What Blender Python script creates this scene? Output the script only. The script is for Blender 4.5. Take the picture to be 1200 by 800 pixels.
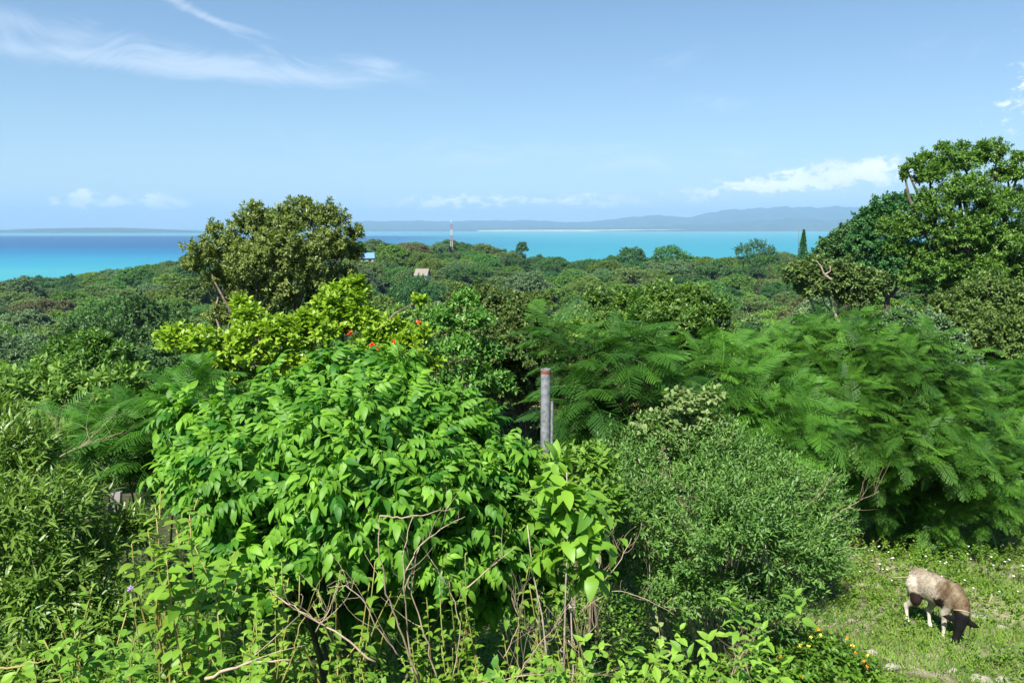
import bpy, math
import numpy as np

for _o in list(bpy.data.objects): bpy.data.objects.remove(_o)
SC = bpy.context.scene
COL = SC.collection
R = math.radians
F_PX, PITCH = 933.33, math.atan((400 - 265) / 933.33)   # photograph in 1200x800 pixels, 28 mm lens
SP, CP = math.sin(PITCH), math.cos(PITCH)

# ------------------------------------------------------------------ camera
cam = bpy.data.cameras.new('camera'); cam_o = bpy.data.objects.new('camera', cam); COL.objects.link(cam_o)
cam.lens, cam.sensor_width = 28, 36
cam.clip_start, cam.clip_end = 0.05, 90000
cam_o.location = (0, 0, 0); cam_o.rotation_euler = (R(90) - PITCH, 0, 0)
SC.camera = cam_o

# ------------------------------------------------------------------ sky, sun, exposure
SUN_AZ, SUN_EL = R(206), R(53)          # compass bearing from +Y: behind the photographer, a little left
EXPOSURE = 1.3
SKY_STRENGTH = 0.050
sun = bpy.data.lights.new('sun', 'SUN'); sun_o = bpy.data.objects.new('sun', sun); COL.objects.link(sun_o)
sun.energy, sun.angle, sun.color = 4.8, R(0.53), (1.0, 0.95, 0.86)
sun_o.rotation_euler = (R(90) - SUN_EL, 0, math.pi - SUN_AZ)
SC.view_settings.view_transform = 'Standard'; SC.view_settings.look = 'None'
SC.view_settings.exposure = EXPOSURE; SC.view_settings.gamma = 1
SC.cycles.max_bounces = 6; SC.cycles.diffuse_bounces = 4; SC.cycles.glossy_bounces = 2
SC.cycles.transmission_bounces = 4; SC.cycles.transparent_max_bounces = 4; SC.cycles.volume_bounces = 0
SC.cycles.use_denoising = True; SC.cycles.denoiser = 'OPENIMAGEDENOISE'; SC.cycles.denoising_input_passes = 'RGB_ALBEDO_NORMAL'; SC.cycles.denoising_prefilter = 'ACCURATE'

class NT:
    """small helper for writing node trees"""
    def __init__(s, tree): s.t = tree; s.n = tree.nodes; s.l = tree.links
    def new(s, typ, **kw):
        n = s.n.new(typ)
        for k, v in kw.items(): setattr(n, k, v)
        return n
    def put(s, sock, v):
        if isinstance(v, bpy.types.NodeSocket): s.l.new(v, sock)
        elif v is not None: sock.default_value = v
    def m(s, op, a, b=None, c=None, clamp=False):
        n = s.new('ShaderNodeMath', operation=op, use_clamp=clamp)
        s.put(n.inputs[0], a)
        if b is not None: s.put(n.inputs[1], b)
        if c is not None: s.put(n.inputs[2], c)
        return n.outputs[0]
    def mix(s, f, a, b):
        n = s.new('ShaderNodeMix', data_type='RGBA')
        s.put(n.inputs[0], f); s.put(n.inputs[6], a); s.put(n.inputs[7], b)
        return n.outputs[2]
    def noise(s, vec, scale, detail=3, rough=.5, dist=0.0):
        n = s.new('ShaderNodeTexNoise')
        s.put(n.inputs['Vector'], vec); n.inputs['Scale'].default_value = scale
        n.inputs['Detail'].default_value = detail; n.inputs['Roughness'].default_value = rough
        n.inputs['Distortion'].default_value = dist
        return n.outputs[0]
    def step(s, v, a, b):
        n = s.new('ShaderNodeMapRange', interpolation_type='SMOOTHSTEP')
        s.put(n.inputs[0], v); n.inputs[1].default_value = a; n.inputs[2].default_value = b
        return n.outputs[0]
    def xyz(s, x, y, z):
        n = s.new('ShaderNodeCombineXYZ'); s.put(n.inputs[0], x); s.put(n.inputs[1], y); s.put(n.inputs[2], z)
        return n.outputs[0]
    def ramp(s, f, stops):
        n = s.new('ShaderNodeValToRGB'); e = n.color_ramp.elements
        while len(e) < len(stops): e.new(.5)
        for k, (p, c) in zip(e, stops): k.position = p; k.color = (*c, 1)
        s.put(n.inputs[0], f); return n.outputs[0]

world = bpy.data.worlds.new('World'); SC.world = world; world.use_nodes = True
def build_world():
    g = NT(world.node_tree); bg = g.n['Background']
    sky = g.new('ShaderNodeTexSky', sky_type='NISHITA', sun_disc=False, sun_elevation=SUN_EL, sun_rotation=SUN_AZ)
    sky.altitude = 60; sky.air_density = 1.0; sky.dust_density = 0.1; sky.ozone_density = 2.6
    tc = g.new('ShaderNodeTexCoord'); sep = g.new('ShaderNodeSeparateXYZ'); g.l.new(tc.outputs['Generated'], sep.inputs[0])
    az = g.m('ARCTAN2', sep.outputs[0], sep.outputs[1])            # bearing, 0 straight out to sea
    el = g.m('ARCSINE', sep.outputs[2])
    def blob(px, py, sx, sy, amp, tilt=0.0):
        cx, ce = math.atan((px - 600) / F_PX), math.atan((265 - py) / F_PX)
        u = g.m('SUBTRACT', az, cx)
        e0 = g.m('SUBTRACT', g.m('SUBTRACT', el, ce), g.m('MULTIPLY', u, tilt))
        a = g.m('POWER', g.m('ABSOLUTE', g.m('DIVIDE', u, sx / F_PX)), 2.0)
        b = g.m('POWER', g.m('ABSOLUTE', g.m('DIVIDE', e0, sy / F_PX)), 2.0)
        return g.m('MULTIPLY', g.m('EXPONENT', g.m('MULTIPLY', g.m('ADD', a, b), -1.0)), amp)
    def total(bl):
        o = bl[0]
        for x in bl[1:]: o = g.m('ADD', o, x)
        return o
    # heaped clouds low over the far shore
    v = g.xyz(g.m('MULTIPLY', az, 1.0), g.m('MULTIPLY', el, 1.7), 0.3)
    n1 = g.noise(v, 62, 8, .62, .2); n2 = g.noise(v, 11, 3, .5)
    heap = total([blob(104, 238, 14, 11, .78), blob(72, 240, 6, 7, .6), blob(142, 240, 11, 7, .68), blob(184, 239, 18, 8, .66),
                  blob(215, 243, 12, 6, .52), blob(1005, 208, 60, 15, .62), blob(930, 216, 50, 10, .5), blob(880, 222, 60, 8, .34),
                  blob(525, 236, 40, 9, .36), blob(700, 237, 60, 10, .36), blob(450, 240, 80, 8, .3), blob(600, 236, 60, 9, .28),
                  blob(800, 232, 60, 10, .3), blob(1199, 110, 22, 44, .40), blob(1180, 160, 40, 30, .25)])
    hd = g.m('ADD', heap, g.m('MULTIPLY', g.m('SUBTRACT', n1, .5), 2.1))
    hmask = g.m('MULTIPLY', g.step(hd, .16, .62), g.step(heap, .02, .3))
    # ice-cloud streaks
    wv = g.noise(g.xyz(az, el, .9), 5.0, 2, .5)
    v2 = g.xyz(g.m('MULTIPLY', az, .9), g.m('ADD', g.m('MULTIPLY', el, 4.2), g.m('MULTIPLY', wv, .7)), 2.0)
    s1 = g.m('ADD', g.m('MULTIPLY', g.noise(v2, 11, 7, .62, .6), .6), g.m('MULTIPLY', g.noise(g.xyz(g.m('MULTIPLY', az, 2.2), g.m('ADD', g.m('MULTIPLY', el, 14.0), g.m('MULTIPLY', wv, 2.5)), 5.0), 9, 8, .65, .8), .4))
    cir = total([blob(60, 72, 190, 14, .6, -.10), blob(300, 99, 170, 13, .72, -.02), blob(90, 98, 220, 9, .5, -.03), blob(455, 87, 45, 10, .5, -.1),
                 blob(225, 35, 90, 5, .66, -.42), blob(170, 14, 60, 5, .4, -.3), blob(290, 55, 50, 3.5, .45, -.22),
                 blob(1032, 24, 40, 18, .42, .2), blob(835, 132, 45, 11, .42, -.1), blob(790, 86, 60, 16, .28, .3), blob(1090, 90, 60, 20, .22),
                 blob(500, 170, 420, 26, .2, -.05), blob(250, 205, 420, 18, .18), blob(800, 190, 300, 16, .2)])
    cd = g.m('MULTIPLY', g.step(g.m('ADD', cir, g.m('MULTIPLY', g.m('SUBTRACT', s1, .5), 2.3)), .05, 1.2), g.step(cir, .03, .3))
    # thin veil thickening towards the horizon
    veil = g.m('MULTIPLY', g.m('EXPONENT', g.m('MULTIPLY', g.m('ABSOLUTE', el), -6.5)), .55)
    tn = g.new('ShaderNodeMix', data_type='RGBA', blend_type='MULTIPLY'); tn.inputs[0].default_value = 1; tn.clamp_result = False
    g.put(tn.inputs[6], sky.outputs[0]); tn.inputs[7].default_value = (.84, 1.0, 1.10, 1)
    c0 = g.mix(veil, tn.outputs[2], (4.9, 6.4, 7.4, 1))
    c1 = g.mix(g.m('MULTIPLY', cd, .42), c0, (8.2, 9.0, 10.0, 1))
    shade = g.mix(g.step(n2, .35, .65), (7.6, 8.5, 9.8, 1), (11.5, 11.8, 12.2, 1))
    c2 = g.mix(g.m('MULTIPLY', hmask, .9), c1, shade)
    g.l.new(c2, bg.inputs[0]); bg.inputs[1].default_value = SKY_STRENGTH
build_world()

# ------------------------------------------------------------------ helpers
def at(px, py, Y):
    """point at distance Y (metres along +Y) seen at a pixel of the photograph"""
    xc, yc = (px - 600) / F_PX, (400 - py) / F_PX
    yy = CP + yc * SP
    return np.array([xc * Y / yy, Y, (-SP + yc * CP) * Y / yy])
def px_of(x, y, z):
    f = y * CP - z * SP; u = y * SP + z * CP
    return 600 + F_PX * x / f, 400 - F_PX * u / f
def RNG(s): return np.random.default_rng(s)
def smooth(v, a, b):
    t = np.clip((np.asarray(v, float) - a) / (b - a), 0, 1); return t * t * (3 - 2 * t)
def unit(v): v = np.asarray(v, float); return v / np.maximum(np.linalg.norm(v, axis=-1, keepdims=True), 1e-9)

class MB:
    """collects polygons; build() links them as ONE mesh object"""
    def __init__(s): s.v = []; s.l = []; s.t = []; s.a = []; s.m = []; s.n = 0
    def add(s, V, faces, tint=.5, mat=0):
        V = np.asarray(V, np.float32); tot = np.array([len(f) for f in faces], np.int32)
        lo = np.concatenate([np.asarray(f, np.int32) for f in faces])
        s.raw(V, lo, tot, np.broadcast_to(np.asarray(tint, np.float32), (len(V),)), np.full(len(tot), mat, np.int32))
    def raw(s, V, lo, tot, tint, mat):
        s.v.append(V.astype(np.float32)); s.l.append((lo + s.n).astype(np.int32)); s.t.append(tot); s.a.append(tint.astype(np.float32)); s.m.append(mat); s.n += len(V)
    def inst(s, T, Rm, P, S, tint=.5, mat=None):
        N = len(P)
        if N == 0: return
        V, lo, tot, ta, mi = T; nv = len(V)
        S = np.asarray(S, float)
        if S.ndim == 0: S = np.full(N, S)
        SV = S[:, None, None] * V[None] if S.ndim == 1 else S[:, None, :] * V[None]
        out = np.einsum('nij,nvj->nvi', Rm, SV) + np.asarray(P)[:, None, :]
        tt = np.clip(np.broadcast_to(np.asarray(tint, float), (N,))[:, None] + ta[None] - .5, 0, 1).reshape(-1)
        L = (lo[None, :] + (np.arange(N) * nv)[:, None]).reshape(-1)
        mm = np.tile(mi if mat is None else np.full(len(tot), mat, np.int32), N)
        s.raw(out.reshape(-1, 3), L, np.tile(tot, N), tt, mm)
    def template(s):
        return (np.concatenate(s.v), np.concatenate(s.l), np.concatenate(s.t), np.concatenate(s.a), np.concatenate(s.m))
    def tube(s, pts, rad, sides=6, tint=.5, mat=0, cap=True):
        pts = np.asarray(pts, float); k = len(pts)
        rad = np.broadcast_to(np.asarray(rad, float), (k,))
        d = unit(np.gradient(pts, axis=0)); ref = np.array([0, 0, 1.]) if abs(d[0][2]) < .9 else np.array([1., 0, 0])
        x = unit(np.cross(d, ref)); y = np.cross(d, x)
        a = np.linspace(0, 2 * np.pi, sides, endpoint=False)
        V = pts[:, None] + rad[:, None, None] * (np.cos(a)[None, :, None] * x[:, None] + np.sin(a)[None, :, None] * y[:, None])
        V = V.reshape(-1, 3); fs = []
        for i in range(k - 1):
            for j in range(sides):
                j2 = (j + 1) % sides
                fs.append((i * sides + j, i * sides + j2, (i + 1) * sides + j2, (i + 1) * sides + j))
        if cap: fs.append(tuple(range(sides))[::-1]); fs.append(tuple(range((k - 1) * sides, k * sides)))
        s.add(V, fs, tint, mat)
    def mesh(s, name, mats, origin=(0, 0, 0), smooth_=False):
        V, lo, tot, ta, mi = s.template(); V = V - np.asarray(origin, np.float32)
        me = bpy.data.meshes.new(name)
        me.vertices.add(len(V)); me.vertices.foreach_set('co', V.ravel())
        me.loops.add(len(lo)); me.loops.foreach_set('vertex_index', lo)
        me.polygons.add(len(tot)); st = np.concatenate([[0], np.cumsum(tot)[:-1]]).astype(np.int32)
        me.polygons.foreach_set('loop_start', st)
        for m in mats: me.materials.append(m)
        if len(mats) > 1: me.polygons.foreach_set('material_index', mi)
        me.polygons.foreach_set('use_smooth', np.full(len(tot), smooth_, bool))
        at_ = me.attributes.new('tint', 'FLOAT', 'POINT'); at_.data.foreach_set('value', ta)
        me.update(calc_edges=True); return me
    def build(s, name, mats, parent=None, smooth_=False, origin=None):
        mats = mats if isinstance(mats, (list, tuple)) else [mats]
        if origin is None: origin = parent['_o'] if parent is not None and '_o' in parent else (0, 0, 0)
        o = bpy.data.objects.new(name, s.mesh(name, mats, tuple(origin), smooth_))
        COL.objects.link(o); o.parent = parent
        if parent is None: o.location = tuple(origin)
        return o

def tag(o, label=None, cat=None, group=None, kind=None):
    for k, v in (('label', label), ('category', cat), ('group', group), ('kind', kind)):
        if v: o[k] = v
    return o
def thing(name, label, cat, loc, group=None):
    o = bpy.data.objects.new(name, None); COL.objects.link(o); o.location = tuple(float(c) for c in loc)
    o['_o'] = [float(c) for c in loc]; o.empty_display_size = .2
    return tag(o, label, cat, group)

# frames: leaf templates run along +Y with their upper face to +Z
def frames(d, n):
    y = unit(d); n = np.asarray(n, float); z = unit(n - (n * y).sum(-1, keepdims=True) * y); x = np.cross(y, z)
    return np.stack([x, y, z], -1)
def leaf_t(width=.4, rows=4, fold=.2, droop=.2, peak=.42, twist=0.0, wave=0.0):
    V = [(0, 0, 0)]; fs = []; p = math.log(.5) / math.log(peak)
    for i in range(1, rows + 1):
        t = i / (rows + 1); w = width / 2 * math.sin(math.pi * t ** p) ** .85
        z = -droop * t * t; y = t * (1 - .25 * droop * t)
        wv = wave * (1 if i % 2 else -1)
        V += [(-w, y, z + fold * w + wv), (twist * t, y, z), (w, y, z + fold * w - wv)]
    V.append((twist, 1 - .25 * droop, -droop)); e = len(V) - 1
    fs += [(0, 2, 1), (0, 3, 2)]
    for i in range(rows - 1):
        a = 1 + 3 * i; fs += [(a, a + 1, a + 4, a + 3), (a + 1, a + 2, a + 5, a + 4)]
    a = 1 + 3 * (rows - 1); fs += [(a, a + 1, e), (a + 1, a + 2, e)]
    m = MB(); m.add(V, fs); return m.template()
def quad_leaf(w=.5, fold=.12):
    m = MB(); m.add([(0, 0, 0), (w / 2, .45, fold), (0, 1, -.08), (-w / 2, .45, fold)], [(0, 1, 2), (0, 2, 3)]); return m.template()

def shell(lobes, n, depth, rng, low=-.35, bump=.16, freq=3.0, keep=.86):
    """points through the outer layer of a union of ellipsoids, with outward directions"""
    L = np.asarray(lobes, float); area = (L[:, 3] * L[:, 4] + L[:, 3] * L[:, 5] + L[:, 4] * L[:, 5])
    P = []; D = []; got = 0; it = 0
    ph = rng.uniform(0, 6.28, 6)
    while got < n and it < 40:
        it += 1; k = int((n - got) * 1.8) + 50
        i = rng.choice(len(L), k, p=area / area.sum())
        d = unit(rng.normal(size=(k, 3))); d = d[(d[:, 2] > low)]; i = i[:len(d)]
        c, r = L[i, :3], L[i, 3:]
        w = 1 + bump * (np.sin(freq * 2.1 * d[:, 0] + ph[0] + i) * np.sin(freq * 1.9 * d[:, 1] + ph[1]) + .6 * np.sin(freq * 3.3 * d[:, 2] + ph[2] + 3 * d[:, 0] * freq))
        s = (w - depth * rng.random(len(d)) ** 1.3)
        p = c + r * d * s[:, None]
        q = ((p[:, None] - L[None, :, :3]) / L[None, :, 3:]); q = (q * q).sum(-1); q[np.arange(len(p)), i] = 9
        ok = q.min(1) > keep ** 2 if len(L) > 1 else np.ones(len(p), bool)
        ok |= rng.random(len(p)) < .12
        P.append(p[ok]); D.append(unit(d[ok] / r[ok])); got += ok.sum()
    return np.concatenate(P)[:n], np.concatenate(D)[:n]

def sprays(mb, T, P, A, k, L, spread, th, rng, tint, up=.35, tj=.12, sizej=.25, nup=.6, mat=0):
    """k leaves (templates T) along each shoot that ends at P and grows along A"""
    n = len(P); A = unit(A)
    ref = unit(rng.normal(size=(n, 3))); e1 = unit(np.cross(A, ref)); e2 = np.cross(A, e1)
    tint = np.broadcast_to(np.asarray(tint, float), (n,))
    for j in range(k):
        f = (j + .5) / k
        phi = j * 2.4 + rng.uniform(-.4, .4, n); t = R(th[0]) + (R(th[1]) - R(th[0])) * f + rng.normal(0, .16, n)
        d = A * np.cos(t)[:, None] + (e1 * np.cos(phi)[:, None] + e2 * np.sin(phi)[:, None]) * np.sin(t)[:, None]
        d[:, 2] += up * rng.uniform(.2, 1, n) - .1
        pos = P - A * (spread * f)[..., None] if np.ndim(spread) else P - A * (spread * f)
        nn = A * (1 - nup) + np.array([0, 0, nup]) + rng.normal(0, .18, (n, 3))
        sel = rng.integers(0, len(T), n); Rm = frames(d, nn)
        S = L * (1 + sizej * rng.uniform(-1, 1, n)) * (.7 + .3 * min(1, 2 * f + .3))
        tt = tint + rng.normal(0, tj, n)
        for q in range(len(T)):
            w = sel == q; mb.inst(T[q], Rm[w], pos[w], S[w], tt[w], mat)

def arc(p0, p1, k=6, bow=(0, 0, 0), jit=0, rng=None):
    t = np.linspace(0, 1, k)[:, None]; p = (1 - t) * np.asarray(p0) + t * np.asarray(p1) + np.sin(np.pi * t) * np.asarray(bow)
    if jit and rng is not None: p[1:-1] += rng.normal(0, jit, (k - 2, 3))
    return p

# ------------------------------------------------------------------ materials
MATS = {}
def leaf_mat(name, dark, light, trans=None, tr=.32, rough=.5, spec=.35, hue=.028, val=.4):
    m = bpy.data.materials.new(name); m.use_nodes = True; g = NT(m.node_tree); b = g.n['Principled BSDF']
    a = g.new('ShaderNodeAttribute', attribute_name='tint').outputs['Fac']
    c = g.mix(a, (*dark, 1), (*light, 1))
    oi = g.new('ShaderNodeObjectInfo').outputs['Random']
    hs = g.new('ShaderNodeHueSaturation'); g.put(hs.inputs['Color'], c)
    g.put(hs.inputs['Hue'], g.m('ADD', g.m('MULTIPLY', g.m('SUBTRACT', oi, .62), hue), .5))
    g.put(hs.inputs['Value'], g.m('ADD', g.m('MULTIPLY', g.m('SUBTRACT', g.m('FRACT', g.m('MULTIPLY', oi, 7.31)), .5), val), 1.0))
    c = hs.outputs[0]
    g.put(b.inputs['Base Color'], c); b.inputs['Roughness'].default_value = rough; b.inputs['Specular IOR Level'].default_value = spec
    t = g.new('ShaderNodeBsdfTranslucent')
    mx = g.new('ShaderNodeMixShader'); mx.inputs[0].default_value = tr
    k = trans or (1.35, 1.5, .6)
    mul = g.new('ShaderNodeMix', data_type='RGBA', blend_type='MULTIPLY'); mul.inputs[0].default_value = 1
    g.put(mul.inputs[6], c); mul.inputs[7].default_value = (*k, 1); mul.clamp_result = False
    g.put(t.inputs[0], mul.outputs[2])
    g.l.new(b.outputs[0], mx.inputs[1]); g.l.new(t.outputs[0], mx.inputs[2]); g.l.new(mx.outputs[0], g.n['Material Output'].inputs[0])
    MATS[name] = m; return m
def plain(name, col, rough=.8, spec=.3, metal=0, noise=None, bump=0.0):
    m = bpy.data.materials.new(name); m.use_nodes = True; g = NT(m.node_tree); b = g.n['Principled BSDF']
    b.inputs['Roughness'].default_value = rough; b.inputs['Specular IOR Level'].default_value = spec; b.inputs['Metallic'].default_value = metal
    if noise:
        sc, c2, lo, hi = noise
        tc = g.new('ShaderNodeTexCoord').outputs['Object']
        f = g.step(g.noise(tc, sc, 6, .6), lo, hi); g.put(b.inputs['Base Color'], g.mix(f, (*col, 1), (*c2, 1)))
        if bump:
            bp = g.new('ShaderNodeBump'); bp.inputs['Strength'].default_value = bump; bp.inputs['Distance'].default_value = .02
            g.put(bp.inputs['Height'], g.noise(tc, sc * 2.3, 5)); g.put(b.inputs['Normal'], bp.outputs[0])
    else: b.inputs['Base Color'].default_value = (*col, 1)
    MATS[name] = m; return m

bark = plain('bark', (.11, .085, .06), .9, .2, noise=(6, (.22, .19, .15), .35, .7), bump=.6)
bark_dark = plain('bark_dark', (.05, .04, .03), .9, .2, noise=(6, (.11, .09, .07), .35, .7), bump=.5)
bark_pale = plain('bark_pale', (.34, .29, .23), .9, .2, noise=(8, (.2, .16, .12), .4, .7), bump=.4)
twig_dry = plain('dry_twig', (.36, .29, .20), .85, .2, noise=(14, (.19, .14, .09), .4, .75))
stem_green = plain('green_stem', (.16, .20, .05), .6, .3, noise=(9, (.30, .22, .06), .35, .7))
stem_tan = plain('tan_stem', (.33, .25, .08), .6, .3, noise=(9, (.22, .2, .06), .35, .7))
lf_gloss = leaf_mat('drooping_leaf', (.036, .155, .015), (.185, .39, .036), tr=.4, rough=.5, spec=.3, hue=.006, val=.05)
lf_yellow = leaf_mat('yellow_green_leaf', (.11, .25, .012), (.32, .50, .04), tr=.34, rough=.4, spec=.45)
lf_feather = leaf_mat('feathery_leaf', (.025, .092, .013), (.088, .232, .022), trans=(1.35, 1.5, .6), tr=.33, rough=.5, spec=.25, hue=.008, val=.2)
lf_fine = leaf_mat('narrow_leaf', (.028, .095, .018), (.135, .25, .048), tr=.28, rough=.45, spec=.4)
lf_bamboo = leaf_mat('lance_leaf', (.06, .15, .02), (.21, .32, .055), tr=.3, rough=.4, spec=.4)
lf_weed = leaf_mat('weed_leaf', (.055, .155, .014), (.175, .32, .03), tr=.36, rough=.45, spec=.35)
lf_low = leaf_mat('low_leaf', (.05, .15, .016), (.19, .325, .038), tr=.34, rough=.5, spec=.3)
lf_grass = leaf_mat('grass_blade', (.08, .18, .025), (.23, .35, .065), tr=.3, rough=.5, spec=.3)
lf_olive = leaf_mat('olive_leaf', (.085, .135, .022), (.29, .34, .085), tr=.26, rough=.45, spec=.35)
lf_tall = leaf_mat('tall_tree_leaf', (.034, .11, .016), (.155, .30, .045), tr=.3, rough=.42, spec=.4)
lf_brown = leaf_mat('brown_olive_leaf', (.042, .09, .018), (.135, .185, .042), tr=.25, rough=.5, spec=.3)
lf_pale = leaf_mat('pale_leaf', (.10, .17, .045), (.28, .36, .13), tr=.3, rough=.5, spec=.3)
lf_apple = leaf_mat('apple_green_leaf', (.03, .11, .02), (.16, .33, .048), tr=.3, rough=.42, spec=.4)
FOREST = [leaf_mat('forest_leaf_dark', (0.021, 0.081, 0.021), (0.084, 0.203, 0.049), trans=(1.1, 1.35, .7), tr=.22),
          leaf_mat('forest_leaf_mid', (0.034, 0.115, 0.023), (0.128, 0.284, 0.054), trans=(1.1, 1.35, .7), tr=.25),
          leaf_mat('forest_leaf_olive', (0.052, 0.103, 0.025), (0.169, 0.257, 0.068), trans=(1.1, 1.35, .7), tr=.22),
          leaf_mat('forest_leaf_bright', (0.052, 0.132, 0.021), (0.196, 0.338, 0.046), trans=(1.25, 1.4, .6), tr=.28),
          leaf_mat('forest_leaf_grey', (0.057, 0.115, 0.048), (0.176, 0.284, 0.119), trans=(1.1, 1.3, .8), tr=.22)]

# ------------------------------------------------------------------ terrain
SKYX = [-300, 0, 60, 120, 200, 240, 330, 430, 530, 580, 620, 700, 800, 850, 880, 940, 1000, 1100, 1200, 1500]
SKYY = [350, 327, 322, 317, 301, 295, 286, 280, 281, 288, 297, 298, 298, 301, 296, 294, 290, 285, 282, 280]
def zline(py, Y):      # height of the sight line through picture row py at distance Y
    yc = (400 - np.asarray(py, float)) / F_PX
    return (-SP + yc * CP) * Y / (CP + yc * SP)
PY0 = [-60, -8, 0, 2, 3, 4, 5.5, 7, 8.3, 10, 12, 15, 22, 40, 80, 130, 200]
PZ0 = [2.5, -1.2, -1.7, -1.85, -2.6, -3.3, -3.95, -4.27, -4.52, -4.66, -4.86, -5.4, -7.4, -12.5, -21.5, -28.5, -33]
PZR = [2.5, -1.2, -1.7, -1.85, -2.6, -3.3, -3.95, -4.27, -4.52, -4.66, -4.86, -5.2, -5.7, -6.4, -8.5, -11, -15]
def ground(x, y):
    x = np.asarray(x, float); y = np.asarray(y, float)
    px = 600 + F_PX * x / np.maximum(y, 6)
    z0 = np.interp(y, PY0, PZ0); zr = np.interp(y, PY0, PZR)
    rb = smooth(px, 880, 1120)
    near = z0 * (1 - rb) + zr * rb
    crest = zline(np.interp(px, SKYX, SKYY), 380.0) - 11.5
    t = smooth(y, 200, 380); z = near * (1 - t) + crest * t
    t2 = smooth(y, 390, 1050); z = z * (1 - t2) + (-90) * t2
    amp = np.clip((y - 8) / 60, 0, 1)
    z = z + amp * (np.sin(x * .11 + 1) * np.sin(y * .083) * .8 + .5 * np.sin(x * .23 + y * .19))
    z = z + np.where((y > -5) & (y < 40), .05 * np.sin(x * 1.9 + .7 * y) * np.sin(y * 1.6 + .5) + .025 * np.sin(4.1 * x) * np.sin(3.7 * y + x), 0)
    return z
def gp(px, Y, lift=0.0):
    x = (px - 600) / F_PX * Y * 1.06
    z = float(ground(x, Y))
    for _ in range(4):
        x = (px - 600) / F_PX * (Y * CP - z * SP); z = float(ground(x, Y))
    return np.array([x, Y, z + lift])

def terrain():
    ys = np.concatenate([np.linspace(-60, -2, 20), np.linspace(-1.5, 20, 110), np.linspace(20.8, 60, 44), np.linspace(63, 400, 90), np.linspace(420, 1100, 40)])
    us = np.linspace(-1.5, 1.5, 241)
    V = []
    for y in ys:
        w = max(10, abs(y) * .95 + 4); x = us * w
        V.append(np.stack([x, np.full_like(x, y), ground(x, y)], -1))
    V = np.concatenate(V); n = len(us); fs = []
    for i in range(len(ys) - 1):
        a = i * n + np.arange(n - 1); fs.append(np.stack([a, a + 1, a + n + 1, a + n], -1))
    fs = np.concatenate(fs); m = MB(); m.raw(V, fs.ravel(), np.full(len(fs), 4, np.int32), np.full(len(V), .5), np.zeros(len(fs), np.int32))
    mt = bpy.data.materials.new('soil'); mt.use_nodes = True; g = NT(mt.node_tree); b = g.n['Principled BSDF']
    tc = g.new('ShaderNodeTexCoord').outputs['Object']
    earth = g.mix(g.step(g.noise(tc, 1.4, 6, .6), .42, .64), (.07, .085, .025, 1), (.27, .235, .16, 1))
    earth = g.mix(g.step(g.noise(tc, 9, 5, .6), .5, .75), earth, (.34, .31, .25, 1))
    sp = g.new('ShaderNodeSeparateXYZ'); g.l.new(tc, sp.inputs[0])
    far = g.step(sp.outputs[1], 11.0, 16.0)
    litter = g.mix(g.step(g.noise(tc, 3, 6, .7), .35, .7), (.035, .045, .015, 1), (.09, .08, .04, 1))
    left = g.step(g.m('SUBTRACT', sp.outputs[0], g.m('MULTIPLY', sp.outputs[1], .36)), -.3, .7)
    c = g.mix(g.m('MULTIPLY', left, g.m('SUBTRACT', 1.0, far)), litter, earth)
    g.put(b.inputs['Base Color'], c); b.inputs['Roughness'].default_value = .95; b.inputs['Specular IOR Level'].default_value = .15
    bp = g.new('ShaderNodeBump'); bp.inputs['Strength'].default_value = .7; bp.inputs['Distance'].default_value = .04
    g.put(bp.inputs['Height'], g.noise(tc, 11, 6, .65)); g.put(b.inputs['Normal'], bp.outputs[0])
    tag(m.build('ground', mt, smooth_=True), kind='structure')
terrain()

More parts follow.
